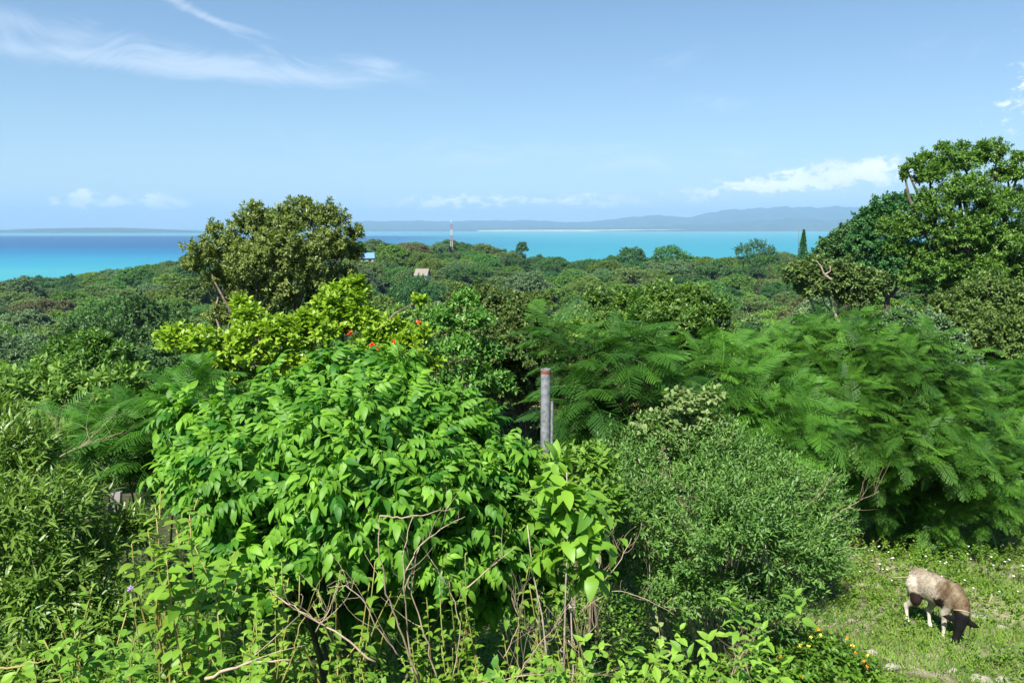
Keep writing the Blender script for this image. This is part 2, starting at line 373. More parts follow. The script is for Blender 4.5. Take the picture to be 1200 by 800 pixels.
def sea():
    m = MB(); xs = [-24000, -6000, 0, 6000, 24000]; ys = [300, 1500, 5000, 12000, 25000]
    V = [(x, y, -80) for y in ys for x in xs]; n = len(xs)
    m.add(V, [(i * n + j, i * n + j + 1, (i + 1) * n + j + 1, (i + 1) * n + j) for i in range(4) for j in range(4)])
    mt = bpy.data.materials.new('sea_water'); mt.use_nodes = True; g = NT(mt.node_tree); b = g.n['Principled BSDF']
    tc = g.new('ShaderNodeTexCoord').outputs['Object']; sp = g.new('ShaderNodeSeparateXYZ'); g.l.new(tc, sp.inputs[0])
    x, y = sp.outputs[0], sp.outputs[1]
    nz = g.noise(g.xyz(g.m('MULTIPLY', x, .0006), g.m('MULTIPLY', y, .0016), 0), 1.0, 4, .5)
    lg = g.m('LOGARITHM', g.m('ADD', y, g.m('MULTIPLY', g.m('SUBTRACT', nz, .5), 700.0)), 10.0)
    f = g.m('DIVIDE', g.m('SUBTRACT', lg, 3.0), 1.3)             # 1000 m .. 20 km
    deep = g.ramp(f, [(0, (.05, .25, .27)), (.12, (.035, .235, .28)), (.21, (.013, .175, .27)), (.30, (.006, .11, .225)), (.38, (.003, .065, .17)), (.56, (.002, .045, .13)), (.625, (.005, .06, .15)), (.64, (.06, .2, .26)), (.9, (.06, .2, .26))])
    bay = g.ramp(f, [(0, (.028, .21, .25)), (.25, (.022, .20, .25)), (.40, (.017, .185, .245)), (.55, (.02, .195, .245)), (.72, (.035, .22, .25)), (.82, (.07, .26, .26)), (.95, (.16, .31, .28))])
    mid = g.ramp(f, [(0, (.028, .20, .25)), (.34, (.014, .15, .22)), (.46, (.008, .105, .195)), (.58, (.014, .14, .21)), (.75, (.035, .21, .24)), (.95, (.12, .28, .28))])
    xx = g.m('ADD', x, g.m('MULTIPLY', g.m('SUBTRACT', nz, .5), 500.0))
    wl = g.step(xx, -250, -1100); wm = g.m('SUBTRACT', 1.0, g.step(xx, -700, 500))
    c = g.mix(wl, g.mix(g.m('MULTIPLY', wm, .9), bay, mid), deep)
    st = g.noise(g.xyz(g.m('MULTIPLY', x, .004), g.m('MULTIPLY', y, .03), 0), 1.0, 4, .6)
    hs = g.new('ShaderNodeHueSaturation'); g.put(hs.inputs['Color'], c); g.put(hs.inputs['Value'], g.m('ADD', .92, g.m('MULTIPLY', st, .16)))
    g.put(b.inputs['Base Color'], hs.outputs[0]); b.inputs['Roughness'].default_value = .55; b.inputs['Specular IOR Level'].default_value = .12
    bp = g.new('ShaderNodeBump'); bp.inputs['Strength'].default_value = .3; bp.inputs['Distance'].default_value = .5
    g.put(bp.inputs['Height'], g.noise(tc, .25, 4, .6)); g.put(b.inputs['Normal'], bp.outputs[0])
    tag(m.build('sea', mt), kind='structure')
sea()

hill_mat = plain('hill_forest', (.020, .045, .018), .95, .1, noise=(.004, (.04, .07, .03), .4, .65))
sand_mat = plain('shore_sand', (.24, .25, .19), .95, .1, noise=(.003, (.28, .33, .18), .45, .6))
def hills(name, prof, Y, depth, seed, rough=.16, mat=hill_mat):
    """a range with its crest along Y, folded by spurs that run down to the shore"""
    rng = RNG(seed); px = np.array([p[0] for p in prof], float); py = np.array([p[1] for p in prof], float)
    us = np.linspace(px[0], px[-1], 260); top = np.interp(us, px, py)
    h = zline(top, Y) + 80
    x0 = (us - 600) / F_PX * Y
    nz = sum(np.sin(us * f + rng.uniform(0, 6)) * a for f, a in ((.045, .4), (.09, .32), (.21, .28), (.43, .2), (.9, .1)))
    h = np.maximum(h * (1 + rough * nz), 2)
    ts = np.linspace(0, 1, 34); V = []
    for t in ts:
        y = Y - depth * (1 - t); s = t ** .8
        sp = 1 + .22 * (1 - t) * (np.sin(us * .13 + 3 * t + seed) + .7 * np.sin(us * .29 - 5 * t)) * np.sin(np.pi * t)
        V.append(np.stack([x0, np.full_like(x0, y), -82 + (h + 2) * s * np.clip(sp, .2, 2)], -1))
    for t in np.linspace(.15, 1, 5):
        V.append(np.stack([x0, np.full_like(x0, Y + depth * .5 * t), -82 + (h + 2) * (1 - t)], -1))
    V = np.concatenate(V); n = len(us); k = len(V) // n; m = MB(); fs = []
    for i in range(k - 1):
        a = i * n + np.arange(n - 1); fs.append(np.stack([a, a + 1, a + n + 1, a + n], -1))
    fs = np.concatenate(fs); m.raw(V, fs.ravel(), np.full(len(fs), 4, np.int32), np.full(len(V), .5), np.zeros(len(fs), np.int32))
    tag(m.build(name, mat, smooth_=True), kind='structure')
hills('far_mountains', [(360, 262), (430, 259.5), (500, 258.5), (560, 259), (620, 258), (670, 260), (700, 259.5), (740, 254), (775, 252), (800, 254), (840, 248), (870, 245), (905, 243), (935, 241), (970, 243), (1010, 244), (1050, 249), (1100, 254), (1200, 258), (1290, 262)], 17500, 3200, 3, .09)
hills('near_hills', [(690, 268.5), (740, 267), (790, 264), (830, 262), (880, 259), (920, 256), (960, 257), (1000, 255), (1030, 254), (1060, 248), (1110, 240), (1160, 236), (1200, 232), (1260, 233), (1330, 242)], 13600, 1700, 5, .10)
hills('coastal_plain', [(330, 269), (420, 268.5), (500, 269), (560, 268), (640, 267.5), (760, 267.5), (900, 266.5), (1000, 266), (1200, 265.5)], 12900, 500, 8, .05)
hills('far_island', [(-420, 273), (-120, 270), (-10, 271.5), (30, 268.5), (90, 267), (150, 267), (200, 269), (250, 271), (290, 269), (330, 266), (380, 270), (420, 271.5)], 10500, 900, 11, .05)
hills('sandy_shore', [(560, 269.6), (640, 269.1), (800, 268.8), (960, 268.6), (1060, 268.6)], 12350, 60, 13, .1, sand_mat)

# haze: even sea air round everything; the sky stays outside it
def haze():
    x0, x1, y0, y1, z0, z1 = -25000, 25000, -2500, 25500, -93, 500
    V = [(x, y, z) for z in (z0, z1) for y in (y0, y1) for x in (x0, x1)]
    m = MB(); m.add(V, [(0, 2, 3, 1), (4, 5, 7, 6), (0, 1, 5, 4), (2, 6, 7, 3), (0, 4, 6, 2), (1, 3, 7, 5)])
    mt = bpy.data.materials.new('haze_air'); mt.use_nodes = True; g = NT(mt.node_tree); g.n.remove(g.n['Principled BSDF'])
    v = g.new('ShaderNodeVolumePrincipled'); v.inputs['Color'].default_value = (.37, .65, .97, 1); v.inputs['Density'].default_value = HAZE
    v.inputs['Anisotropy'].default_value = 0.0
    g.l.new(v.outputs[0], g.n['Material Output'].inputs['Volume'])
    tag(m.build('haze', mt), kind='stuff')
HAZE = 8.2e-5
haze()

# ------------------------------------------------------------------ forest
def crown_lobes(rng, H, Rr, n, flat=.72, z0=.5, z1=.92, rl=(.22, .38)):
    L = []
    for i in range(n):
        a = i * 2.4 + rng.uniform(-.4, .4); f = (i + .5) / n
        r = Rr * (.15 + .62 * math.sqrt(f)) * rng.uniform(.85, 1.12); s = Rr * rng.uniform(*rl)
        z = H * (z1 - (z1 - z0) * (r / Rr) ** 1.5 * rng.uniform(.6, 1.2)) - s * flat
        L.append((r * math.cos(a), r * math.sin(a), z, s, s * rng.uniform(.85, 1.1), s * flat * rng.uniform(.85, 1.15)))
    k = H / max(l[2] + l[5] for l in L)
    return [(*l[:2], l[2] * k, *l[3:]) for l in L]
def crown_fill(mb, lobes, n_cl, k, L, rng, T, depth=.4, low=-.3, spread=.5, tint=.5, thr=(25, 95), up=.25):
    P, D = shell(lobes, n_cl, depth, rng, low=low)
    A = unit(D + np.array([0, 0, .35]) + rng.normal(0, .3, D.shape))
    sprays(mb, T, P, A, k, L, spread, thr, rng, np.clip(tint + rng.normal(0, .17, len(P)), 0, 1), up=up)
def skeleton(mb, lobes, base, H, r0, rng, fork=.38, sides=7, lean=(0, 0), mat=0, every=1):
    base = np.asarray(base, float); f = base + np.array([lean[0], lean[1], H * fork])
    mb.tube(arc(base - np.array([0, 0, .35]), f, 6, (rng.uniform(-.1, .1) * r0 * 6, rng.uniform(-.1, .1) * r0 * 6, 0)), np.linspace(r0 * 1.25, r0 * .8, 6), sides, mat=mat)
    L = np.asarray(lobes)
    for c in L[::every]:
        tip = c[:3] + base * 0
        mb.tube(arc(f - np.array([0, 0, r0]), tip, 6, rng.normal(0, .05, 3) * H + np.array([0, 0, -.03 * H]), .012 * H, rng), np.linspace(r0 * .55, r0 * .10, 6), 5, mat=mat)
Q1, Q2 = quad_leaf(.55, .14), quad_leaf(.7, .06)
def proto(seed, H, Rr, n, leafL, n_cl, k, flat, z0, leafm, bk=bark):
    rng = RNG(seed); L = crown_lobes(rng, H, Rr, n, flat, z0)
    c = MB(); crown_fill(c, L, n_cl, k, leafL, rng, [Q1, Q2], depth=.45, spread=leafL * 1.6)
    t = MB(); skeleton(t, L, (0, 0, 0), H, .028 * H, rng)
    return t.mesh('tree_trunk', [bk], smooth_=True), c.mesh('tree_crown', [leafm])
FOREST += [leaf_mat('forest_leaf_yellow', (.06, .125, .02), (.20, .295, .05), tr=.26), leaf_mat('forest_leaf_brown', (.06, .075, .028), (.18, .185, .07), tr=.2)]
KIND = [('dark round', 9.5, 5.6, 24, .9, .30, 0), ('mid green spreading', 9, 6.0, 26, .85, .32, 1), ('olive feathery', 9.5, 5.6, 28, .85, .30, 2), ('dark broad', 9, 6.0, 22, .8, .34, 0),
        ('bright green bushy', 8.5, 5.2, 22, .9, .26, 3), ('grey green tall', 11, 5.2, 26, .95, .28, 4), ('yellow green airy', 9, 5.4, 19, .85, .30, 5), ('brown tinged', 9, 5.4, 22, .85, .30, 6)]
HI = []; LO = []
for q, (nm, H, Rr, n, flat, z0, mi) in enumerate(KIND):
    HI.append((H, Rr, *proto(100 + q, H, Rr, n, .20, 3000, 13, flat, z0, FOREST[mi])))
    LO.append((H, Rr, *proto(200 + q, H, Rr, n, .34, 2300, 9, flat, z0, FOREST[mi])))

LIMY = [12, 16, 25, 40, 80, 150, 380]
def ylim(px, Y):
    sky = np.interp(px, SKYX, SKYY)
    l = np.array([455, 442, 425, 402, 366, 335]); r = np.array([430, 415, 392, 350, 315, 300])
    t = float(smooth(px, 860, 1010)); v = list(l * (1 - t) + r * t) + [sky]
    v = [max(a, sky) for a in v]
    return float(np.interp(Y, LIMY, v))
# the 300 woodland trees that show largest; the others make up the far wood
KEEP = [1,3,4,7,9,10,11,14,16,17,25,32,38,39,44,49,54,55,58,64,68,69,75,78,79,83,86,87,89,91,95,96,98,99,102,111,117,123,126,129,135,143,144,148,150,153,158,165,169,170,181,182,186,189,191,195,199,204,217,230,236,237,243,245,253,266,267,268,269,270,273,278,290,293,294,297,307,314,319,320,325,326,329,330,339,340,343,344,345,352,353,354,357,358,371,373,378,384,385,394,395,396,397,403,404,405,406,408,409,410,415,424,425,426,428,429,430,431,433,434,437,438,439,440,441,442,444,451,454,455,457,458,459,463,465,466,468,469,471,472,473,474,475,476,477,487,488,490,498,499,500,501,503,504,505,508,521,522,524,525,526,530,533,534,535,538,539,540,541,542,543,544,557,558,559,560,561,566,567,568,569,570,571,572,573,576,593,594,595,597,601,603,604,605,606,607,608,609,610,611,612,613,615,616,624,629,632,633,634,639,643,645,646,650,651,654,655,661,668,672,680,681,682,683,684,685,686,689,711,712,714,719,721,722,723,724,725,726,727,730,731,751,753,754,762,763,764,766,767,768,769,771,774,775,776,790,795,796,797,803,806,807,809,817,818,832,833,835,838,848,851,854,855,856,857,879,884,885,895,899,902,904,905,909,929,938,942,952,974,986,989,990,992,1003,1016,1017,1018,1019,1020,1021]
def spacing(Y): return 4.0 + 8.6 * min(1, Y / 110)
def forest_spots():
    rng = RNG(77); S = []; Y = 17.0
    while Y < 440:
        sp = spacing(Y)
        half = .70 * Y + 6; n = int(2 * half / sp)
        for i in range(n):
            x = -half + (i + .5) * sp + rng.uniform(-.42, .42) * sp; y = Y + rng.uniform(-.42, .42) * sp
            S.append((x, y, rng.random(), rng.random(), rng.random()))
        Y += sp * .9
    out = []
    for x, y, a, b, c in S:
        px = 600 + F_PX * x / y; z = float(ground(x, y))
        gap = float(zline(ylim(px, y), y)) - z
        if gap < 1.6: continue
        hmax = 13
        h = min(gap, hmax) * (.56 + .44 * a)
        if y > 330: h = min(gap, hmax) * (.60 + .52 * a * a)
        elif c > .82 and px < 900: h *= 1.3
        out.append((x, y, z, h, b, c, px))
    for px, y, top in ((486, 228, 318.5), (502, 226, 319.5), (494, 216, 324), (424, 292, 302), (436, 290, 303), (430, 280, 306)):   # trees that half hide the two houses
        x = (px - 600) / F_PX * y; z = float(ground(x, y)); out.append((x, y, z, max(3, float(zline(top, y)) - z), .3, .5, px))
    return out
SPOTS = forest_spots()
NEAR_N = 300
def forest():
    order = sorted(range(len(SPOTS)), key=lambda i: math.hypot(SPOTS[i][0], SPOTS[i][1]))
    ind = order[:NEAR_N] if KEEP is None else KEEP
    indset = set(ind); rest = []
    for i in order:
        x, y, z, h, b, c, px = SPOTS[i]
        # patches of one kind, as woods grow
        f = .5 + .5 * math.sin(x * .043 + 1.3) * math.sin(y * .031 + .4) ; q = min(7, int((.35 * f + .65 * b) * 8))
        bank = HI if y < 75 else LO
        H, Rr, tm, cm = bank[q]
        s = h / H; wide = min(1.3, max(.8, (.60 + .16 * c) * spacing(y) / (Rr * s)))
        if i in indset:
            g = thing('forest_tree', 'x', 'tree', (x, y, z - .1))
            g.scale = (s * wide, s * wide, s); g.rotation_euler = (0, 0, c * 6.283)
            g['spot'] = i; g['kindnum'] = q
            for nm, me in (('trunk', tm), ('crown', cm)):
                o = bpy.data.objects.new(nm, me); COL.objects.link(o); o.parent = g
        else: rest.append((x, y, z - .1, s * wide, s, c * 6.283, q))
    # the far-off wood: one mass of crowns
    A = np.array(rest); me = bpy.data.meshes.new('far_wood'); me.vertices.add(len(A)); me.vertices.foreach_set('co', A[:, :3].astype(np.float32).ravel())
    for nm, col in (('wide', 3), ('tall', 4), ('turn', 5), ('sort', 6)):
        t = me.attributes.new(nm, 'FLOAT', 'POINT'); t.data.foreach_set('value', A[:, col].astype(np.float32))
    o = bpy.data.objects.new('far_wood', me); COL.objects.link(o)
    ng = bpy.data.node_groups.new('wood', 'GeometryNodeTree'); ng.interface.new_socket('Geometry', in_out='INPUT', socket_type='NodeSocketGeometry'); ng.interface.new_socket('Geometry', in_out='OUTPUT', socket_type='NodeSocketGeometry')
    g = NT(ng); gi = g.new('NodeGroupInput'); go = g.new('NodeGroupOutput'); jn = g.new('GeometryNodeJoinGeometry')
    def attr(n): a = g.new('GeometryNodeInputNamedAttribute', data_type='FLOAT'); a.inputs[0].default_value = n; return a.outputs[0]
    for q in range(8):
        src = [b for b in bpy.data.objects if b.type == 'MESH' and b.data == LO[q][3]]
        oi = g.new('GeometryNodeObjectInfo', transform_space='ORIGINAL'); oi.inputs['Object'].default_value = src[0]; oi.inputs['As Instance'].default_value = False
        ip = g.new('GeometryNodeInstanceOnPoints'); g.l.new(gi.outputs[0], ip.inputs['Points']); g.l.new(oi.outputs['Geometry'], ip.inputs['Instance'])
        cmp_ = g.new('FunctionNodeCompare', data_type='FLOAT', operation='EQUAL'); g.put(cmp_.inputs[0], attr('sort')); cmp_.inputs[1].default_value = q; cmp_.inputs['Epsilon'].default_value = .1
        g.put(ip.inputs['Selection'], cmp_.outputs[0])
        g.put(ip.inputs['Rotation'], g.xyz(0.0, 0.0, attr('turn'))); w = attr('wide'); g.put(ip.inputs['Scale'], g.xyz(w, w, attr('tall')))
        g.l.new(ip.outputs[0], jn.inputs[0])
    g.l.new(jn.outputs[0], go.inputs[0])
    md = o.modifiers.new('wood', 'NODES'); md.node_group = ng
    tag(o, 'dense dark green woodland covering the slope down to the bay', 'woodland', kind='stuff')
forest()

# ------------------------------------------------------------------ trees that stand out
def hero_tree(name, label, base, lobes, leafm, n_cl, k, L, trunk_r, seed, T=(Q1, Q2), depth=.5, bk=bark, fork=.4, spread=.3, low=-.5, extra=None, group=None, up=.2, every=1, thr=(25, 100)):
    base = np.asarray(base, float); rng = RNG(seed); H = max(l[2] + l[5] for l in lobes) - base[2]
    g = thing(name, label, 'tree', base, group)
    c = MB(); crown_fill(c, lobes, n_cl, k, L, rng, list(T), depth=depth, spread=spread, low=low, up=up, thr=thr); c.build('crown', leafm, g)
    t = MB(); skeleton(t, lobes, base, H, trunk_r, rng, fork, 8, every=every)
    if extra is not None: extra(t, rng)
    t.build('trunk', bk, g, smooth_=True)
    return g
def plobes(spec, Y):
    """lobes from the photograph: (px, py, radius px, dY, flat)"""
    out = []
    for s in spec:
        px, py, r = s[:3]; dY = s[3] if len(s) > 3 else 0; fl = s[4] if len(s) > 4 else .85
        p = at(px, py, Y + dY); rr = r / F_PX * (Y + dY); out.append((*p, rr, rr, rr * fl))
    return out
LF3 = leaf_t(.45, 2, .2, .25); LF3b = leaf_t(.36, 2, .3, .4)
# olive green round tree left of the middle
Y = 21.0
OL = plobes([(345, 262, 34), (300, 262, 30, .3), (385, 258, 26, -.2), (270, 290, 36, .2), (240, 298, 24, -.3), (330, 290, 40, -.8), (375, 285, 36, -.4), (405, 295, 24, .3), (300, 312, 40, -.6), (350, 322, 46, -.5), (262, 322, 30, .2),
             (395, 325, 30, 0), (320, 345, 46, -.2), (375, 350, 40, .1), (285, 350, 34, .3), (252, 268, 13, 0), (248, 262, 7, 0), (356, 243, 18, .2), (300, 246, 14, .1), (415, 272, 13, .1), (228, 312, 16, 0), (330, 300, 44, 1.2), (310, 372, 34, -.2), (350, 380, 34), (270, 372, 30), (390, 372, 28), (415, 345, 20)], Y)
hero_tree('olive_crowned_tree', 'tall olive green tree with rounded open crown rising above the sea horizon', gp(330, Y), OL, lf_olive, 4200, 12, .105, .15, 31, (LF3, Q1), depth=.55, spread=.16)
# big tree on the right
Y = 38.0
BT = plobes([(a, b, c * .82, *d) for a, b, c, *d in [(1118, 190, 34), (1160, 182, 28, .5), (1090, 205, 26, -.5), (1075, 193, 16, -.3), (1180, 205, 26), (1130, 225, 40, -1), (1100, 245, 34, -1), (1165, 245, 40, -.8), (1190, 235, 26, .5), (1075, 265, 34, -.6), (1120, 275, 42, -1.4), (1170, 285, 44, -1),
             (1060, 290, 30, 0), (1100, 310, 40, -1.2), (1145, 320, 40, -1.6), (1185, 315, 36, -.6), (1205, 275, 34), (1045, 265, 24, .3), (1125, 175, 14), (1150, 172, 12), (1190, 185, 14), (1215, 330, 40), (1062, 197, 10, -.3), (1105, 172, 11), (1172, 176, 12), (1085, 182, 11), (1060, 205, 9, -.3), (1130, 300, 50, 2.0), (1085, 230, 16, -.8), (1150, 265, 26, -1.6), (1078, 325, 34, -.4), (1120, 345, 38, -.8), (1170, 350, 38, -.6), (1205, 350, 36)]], Y)
def fork_trunk(t, rng):
    b = gp(1133, Y)
    for px, py, r in ((1128, 230, .16), (1150, 215, .13), (1105, 240, .12)):
        t.tube(arc(b + np.array([0, 0, 2.2]), at(px, py, Y - .6), 7, (0, -.3, 0), .06, rng), np.linspace(.30, r * .4, 7), 7)
hero_tree('broadleaf_tree', 'tallest broad leaved tree with yellowish leaf tufts at the right edge', gp(1133, Y), BT, lf_tall, 6200, 13, .165, .36, 32, (LF3, Q1), depth=.55, fork=.34, spread=.3, extra=fork_trunk, bk=bark_dark, every=2)
# dark trees in front of the bay on the right
DT = [('dark_evergreen_tree', 'dark dense evergreen tree with rounded top touching the left side of the tallest tree', 1035, 55, [(1040, 245, 22), (1060, 240, 18), (1020, 258, 20), (1050, 268, 28), (1015, 285, 26), (1045, 298, 30), (1025, 315, 28), (1062, 310, 30)], 0),
      ('dark_evergreen_tree', 'low dark evergreen tree stepping down left towards the bay beside the pointed conifer', 990, 62, [(992, 278, 18), (975, 290, 18), (1005, 268, 16), (1000, 300, 24), (965, 302, 18), (985, 315, 24), (1010, 318, 22)], 0),
      ('spreading_tree', 'dark spreading tree with bare forked pale limbs below the pointed conifer', 975, 46, [(955, 318, 22), (985, 325, 26), (1015, 335, 24), (935, 322, 18), (960, 335, 26), (1000, 345, 24)], 5)]
DTI = 0
for nm, lb, px, Y, sp, mi in DT:
    hero_tree(nm, lb, gp(px, Y), plobes(sp, Y), FOREST[[0, 0, 2][DTI]], 1900, 11, .24, .22, int(px), (Q1, Q2), spread=.34, depth=.6, bk=bark_dark if mi == 0 else bark_pale); DTI += 1
# olive brown tree and bright crowns in the middle ground
Y = 18.0
hero_tree('brown_leaved_tree', 'olive brown rounded tree behind the grey pipe post', gp(612, Y), plobes([(570, 362, 36), (610, 372, 38, -.3), (640, 395, 26, -.2), (545, 385, 34, -.3), (590, 402, 40, -.9), (625, 425, 36, -.5), (565, 425, 40, -.6), (600, 450, 40, -.2), (540, 350, 20, .3), (650, 425, 18)], Y),
          lf_brown, 2600, 11, .105, .09, 41, (LF3, Q1), spread=.12, bk=bark_dark)
Y = 14.5
hero_tree('thin_tree', 'slender young tree with bright green sprays and bare pale forks before the brown tree', gp(535, Y), plobes([(545, 350, 18), (520, 375, 24), (560, 375, 22, -.2), (540, 405, 26, -.3), (510, 415, 22), (575, 412, 22), (555, 440, 28, -.3), (520, 450, 28), (585, 450, 24), (545, 475, 30)], Y),
          lf_tall, 1000, 8, .10, .05, 42, (LF3, Q1), spread=.14, bk=bark_pale, depth=.8)
Y = 16.5
hero_tree('apple_green_tree', 'leafy tree with glossy apple green rosettes behind the feathery fronds in the middle', gp(780, Y), plobes([(775, 350, 26), (740, 358, 26), (812, 352, 26), (720, 375, 24, -.2), (760, 380, 34, -.7), (805, 382, 34, -.6), (838, 365, 22), (745, 405, 34, -.3), (800, 412, 40, -.4), (840, 400, 30), (700, 350, 14), (770, 430, 40)], Y),
          lf_apple, 2400, 12, .11, .09, 43, (LF3, LF3b), spread=.14, thr=(20, 80))
Y = 26.0
hero_tree('olive_bushy_tree', 'olive green bushy tree at the foot of the tallest tree', gp(1160, Y), plobes([(1120, 365, 34), (1160, 350, 36), (1195, 360, 34), (1140, 395, 44, -1), (1185, 400, 44, -1), (1215, 390, 40), (1110, 410, 36), (1160, 430, 44)], Y), lf_brown, 2400, 11, .14, .12, 44, (LF3, Q1), spread=.16)
Y = 19.0
hero_tree('grey_green_tree', 'small grey green leafy tree behind the right feathery thicket', gp(1080, Y), plobes([(1060, 378, 24), (1085, 385, 26), (1040, 395, 22), (1105, 402, 26), (1070, 410, 34, -.5), (1120, 428, 28), (1045, 425, 26), (1100, 440, 34), (1150, 450, 26)], Y), FOREST[4], 2200, 9, .12, .08, 45, (LF3, Q1), spread=.14)
Y = 24.0
hero_tree('leafy_dark_tree', 'dark leafy tree with pale tufts low in the left wood', gp(100, Y), plobes([(75, 412, 22), (108, 405, 24), (136, 416, 20), (60, 430, 22), (95, 432, 28, -.6), (128, 440, 24, -.4), (85, 455, 28)], Y), lf_apple, 2000, 9, .16, .1, 46, (LF3, Q1), spread=.18, bk=bark_dark)
# trees on the skyline
def skyline_tree(name, label, px, Y, sp, mi, trunk=True, L=.5, n=1300):
    hero_tree(name, label, gp(px, Y), plobes(sp, Y), FOREST[mi], n, 8, L, .25, int(px) + 7, (Q1, Q2), spread=.6, bk=bark_dark)
skyline_tree('lone_round_tree', 'small ball crowned tree standing clear against turquoise water in the middle', 612, 372, [(612, 288, 6), (615, 292, 5), (609, 293, 5)], 0, n=420)
skyline_tree('skyline_tree', 'wide dark tree breaking the skyline against the bay, right of the ball crowned tree', 739, 360, [(735, 297, 9), (746, 297, 9), (740, 303, 12), (751, 303, 7), (728, 303, 7)], 0)
skyline_tree('skyline_tree', 'mid green bushy tree on the skyline just right of the wide dark one', 783, 350, [(775, 296, 9), (787, 295, 10), (798, 300, 9), (782, 304, 14), (806, 304, 8)], 1)
skyline_tree('skyline_tree', 'dark rounded tree on the skyline left of the pointed conifer', 885, 250, [(872, 294, 12), (888, 290, 13), (900, 296, 11), (880, 304, 18), (905, 306, 12)], 0, L=.4, n=1000)
def conifer():
    Y = 230.0; b = gp(936, Y); rng = RNG(5); top = at(936, 270, Y); H = top[2] - b[2]
    g = thing('pointed_conifer', 'narrow dark pointed conifer standing alone against the turquoise bay', 'tree', b)
    t = MB(); t.tube(arc(b, top, 6), np.linspace(.25, .03, 6), 6); t.build('trunk', bark_dark, g, True)
    n = 2200; u = rng.random(n) ** .8; a = rng.uniform(0, 6.28, n); lv = np.clip(np.round(u * 20) / 20 + rng.normal(0, .012, n), 0, 1)
    r = (3.5 * (1 - lv) ** .9 + .08) * rng.random(n) ** .5
    P = np.stack([b[0] + r * np.cos(a), b[1] + r * np.sin(a), b[2] + H * (.28 + .72 * lv) + .12 * r], -1)
    D = np.stack([np.cos(a), np.sin(a), np.full(n, .35)], -1)
    c = MB(); sprays(c, [Q1], P, D, 4, .45, .3, (10, 60), rng, .4); c.build('crown', FOREST[1], g)
conifer()

# ------------------------------------------------------------------ mast and far houses
def mast():
    Y = 400.0; top = at(529, 257, Y); x = top[0]; zt = top[2]; zb = float(ground(x, Y)) - .3
    red = plain('mast_red', (.34, .15, .13), .6); white = plain('mast_white', (.55, .55, .55), .6)
    g = thing('radio_mast', 'slim red and white lattice radio mast rising above the wooded crest', 'mast', (x, Y, zb))
    n = 7; H = zt - zb - 2.0
    for k in range(n):
        za, zc = zb + H * k / n, zb + H * (k + 1) / n; m = MB()
        def w(z): return .75 - .5 * (z - zb) / (H + 1)
        for i in range(4):
            sx, sy = ((-1, -1), (1, -1), (1, 1), (-1, 1))[i]; tx, ty = ((1, -1), (1, 1), (-1, 1), (-1, -1))[i]
            m.tube([(x + sx * w(za), Y + sy * w(za), za), (x + sx * w(zc), Y + sy * w(zc), zc)], 0.085, 5)
            hs = np.linspace(za, zc, 4)
            for j in range(3):
                a, b = (sx, sy), (tx, ty)
                if j % 2: a, b = b, a
                m.tube([(x + a[0] * w(hs[j]), Y + a[1] * w(hs[j]), hs[j]), (x + b[0] * w(hs[j + 1]), Y + b[1] * w(hs[j + 1]), hs[j + 1])], 0.05, 4)
        o = m.build('red_section' if k % 2 == 0 else 'white_section', red if k % 2 == 0 else white, g)
    m = MB(); m.tube([(x, Y, zt - 2.1), (x, Y, zt)], [.09, .04], 5)
    for dz in (1.0, 1.5): m.tube([(x - .5, Y, zt - dz), (x + .5, Y, zt - dz)], .05, 4)
    m.build('antenna', white, g)
mast()
def house(px, py, Y, wid, dep, hgt, rc, label, wallc=(.62, .6, .56), rot=.2):
    p = at(px, py, Y); g = thing('house', label, 'house', (p[0], Y, p[2] - hgt - .9)); c, s = math.cos(rot), math.sin(rot)
    def P(x, y, z): return (p[0] + c * x - s * y, Y + s * x + c * y, p[2] + z)
    w, d = wid / 2, dep / 2; wl = plain('house_wall', wallc, .85, noise=(1.5, tuple(q * .8 for q in wallc), .4, .7)); rf = plain('house_roof', rc, .5, .4, noise=(2, tuple(q * .75 for q in rc), .4, .7))
    m = MB(); V = [P(x, y, z) for z in (-hgt - .9, -.9) for x, y in ((-w, -d), (w, -d), (w, d), (-w, d))]
    V += [P(-w, 0, .75), P(w, 0, .75)]
    m.add(V, [(0, 1, 5, 4), (1, 2, 6, 9, 5), (2, 3, 7, 6), (3, 0, 4, 8, 7)]); m.build('wall', wl, g)
    e = .45; m = MB(); th = .12
    V = [P(x, y, z + q) for q in (0, th) for x, y, z in ((-w - e, -d - e, -1.1), (w + e, -d - e, -1.1), (w + e, 0, .8), (-w - e, 0, .8), (w + e, d + e, -1.1), (-w - e, d + e, -1.1))]
    m.add(V, [(0, 3, 2, 1), (3, 5, 4, 2), (6, 7, 8, 9), (9, 8, 10, 11), (0, 1, 7, 6), (1, 2, 8, 7), (2, 4, 10, 8), (4, 5, 11, 10), (5, 3, 9, 11), (3, 0, 6, 9)]); m.build('roof', rf, g)
    glass = plain('house_window', (.03, .035, .04), .2, .5)
    for q in (-.5, .45):
        m = MB(); x0, x1 = q * w - .5, q * w + .5
        V = [P(x, y, z) for y in (-d - .05, -d + .02) for x, z in ((x0, -2.4), (x1, -2.4), (x1, -1.4), (x0, -1.4))]
        m.add(V, [(0, 1, 2, 3), (7, 6, 5, 4), (0, 4, 5, 1), (1, 5, 6, 2), (2, 6, 7, 3), (3, 7, 4, 0)]); m.build('window', glass, g)
house(430, 299, 300, 4.6, 4, 2.6, (.12, .25, .55), 'small house with a blue roof among trees right of the olive tree')
house(495, 318.5, 235, 3.2, 3.0, 2.6, (.19, .17, .145), 'small house with pale grey roof half hidden in the central wood', rot=-.2)

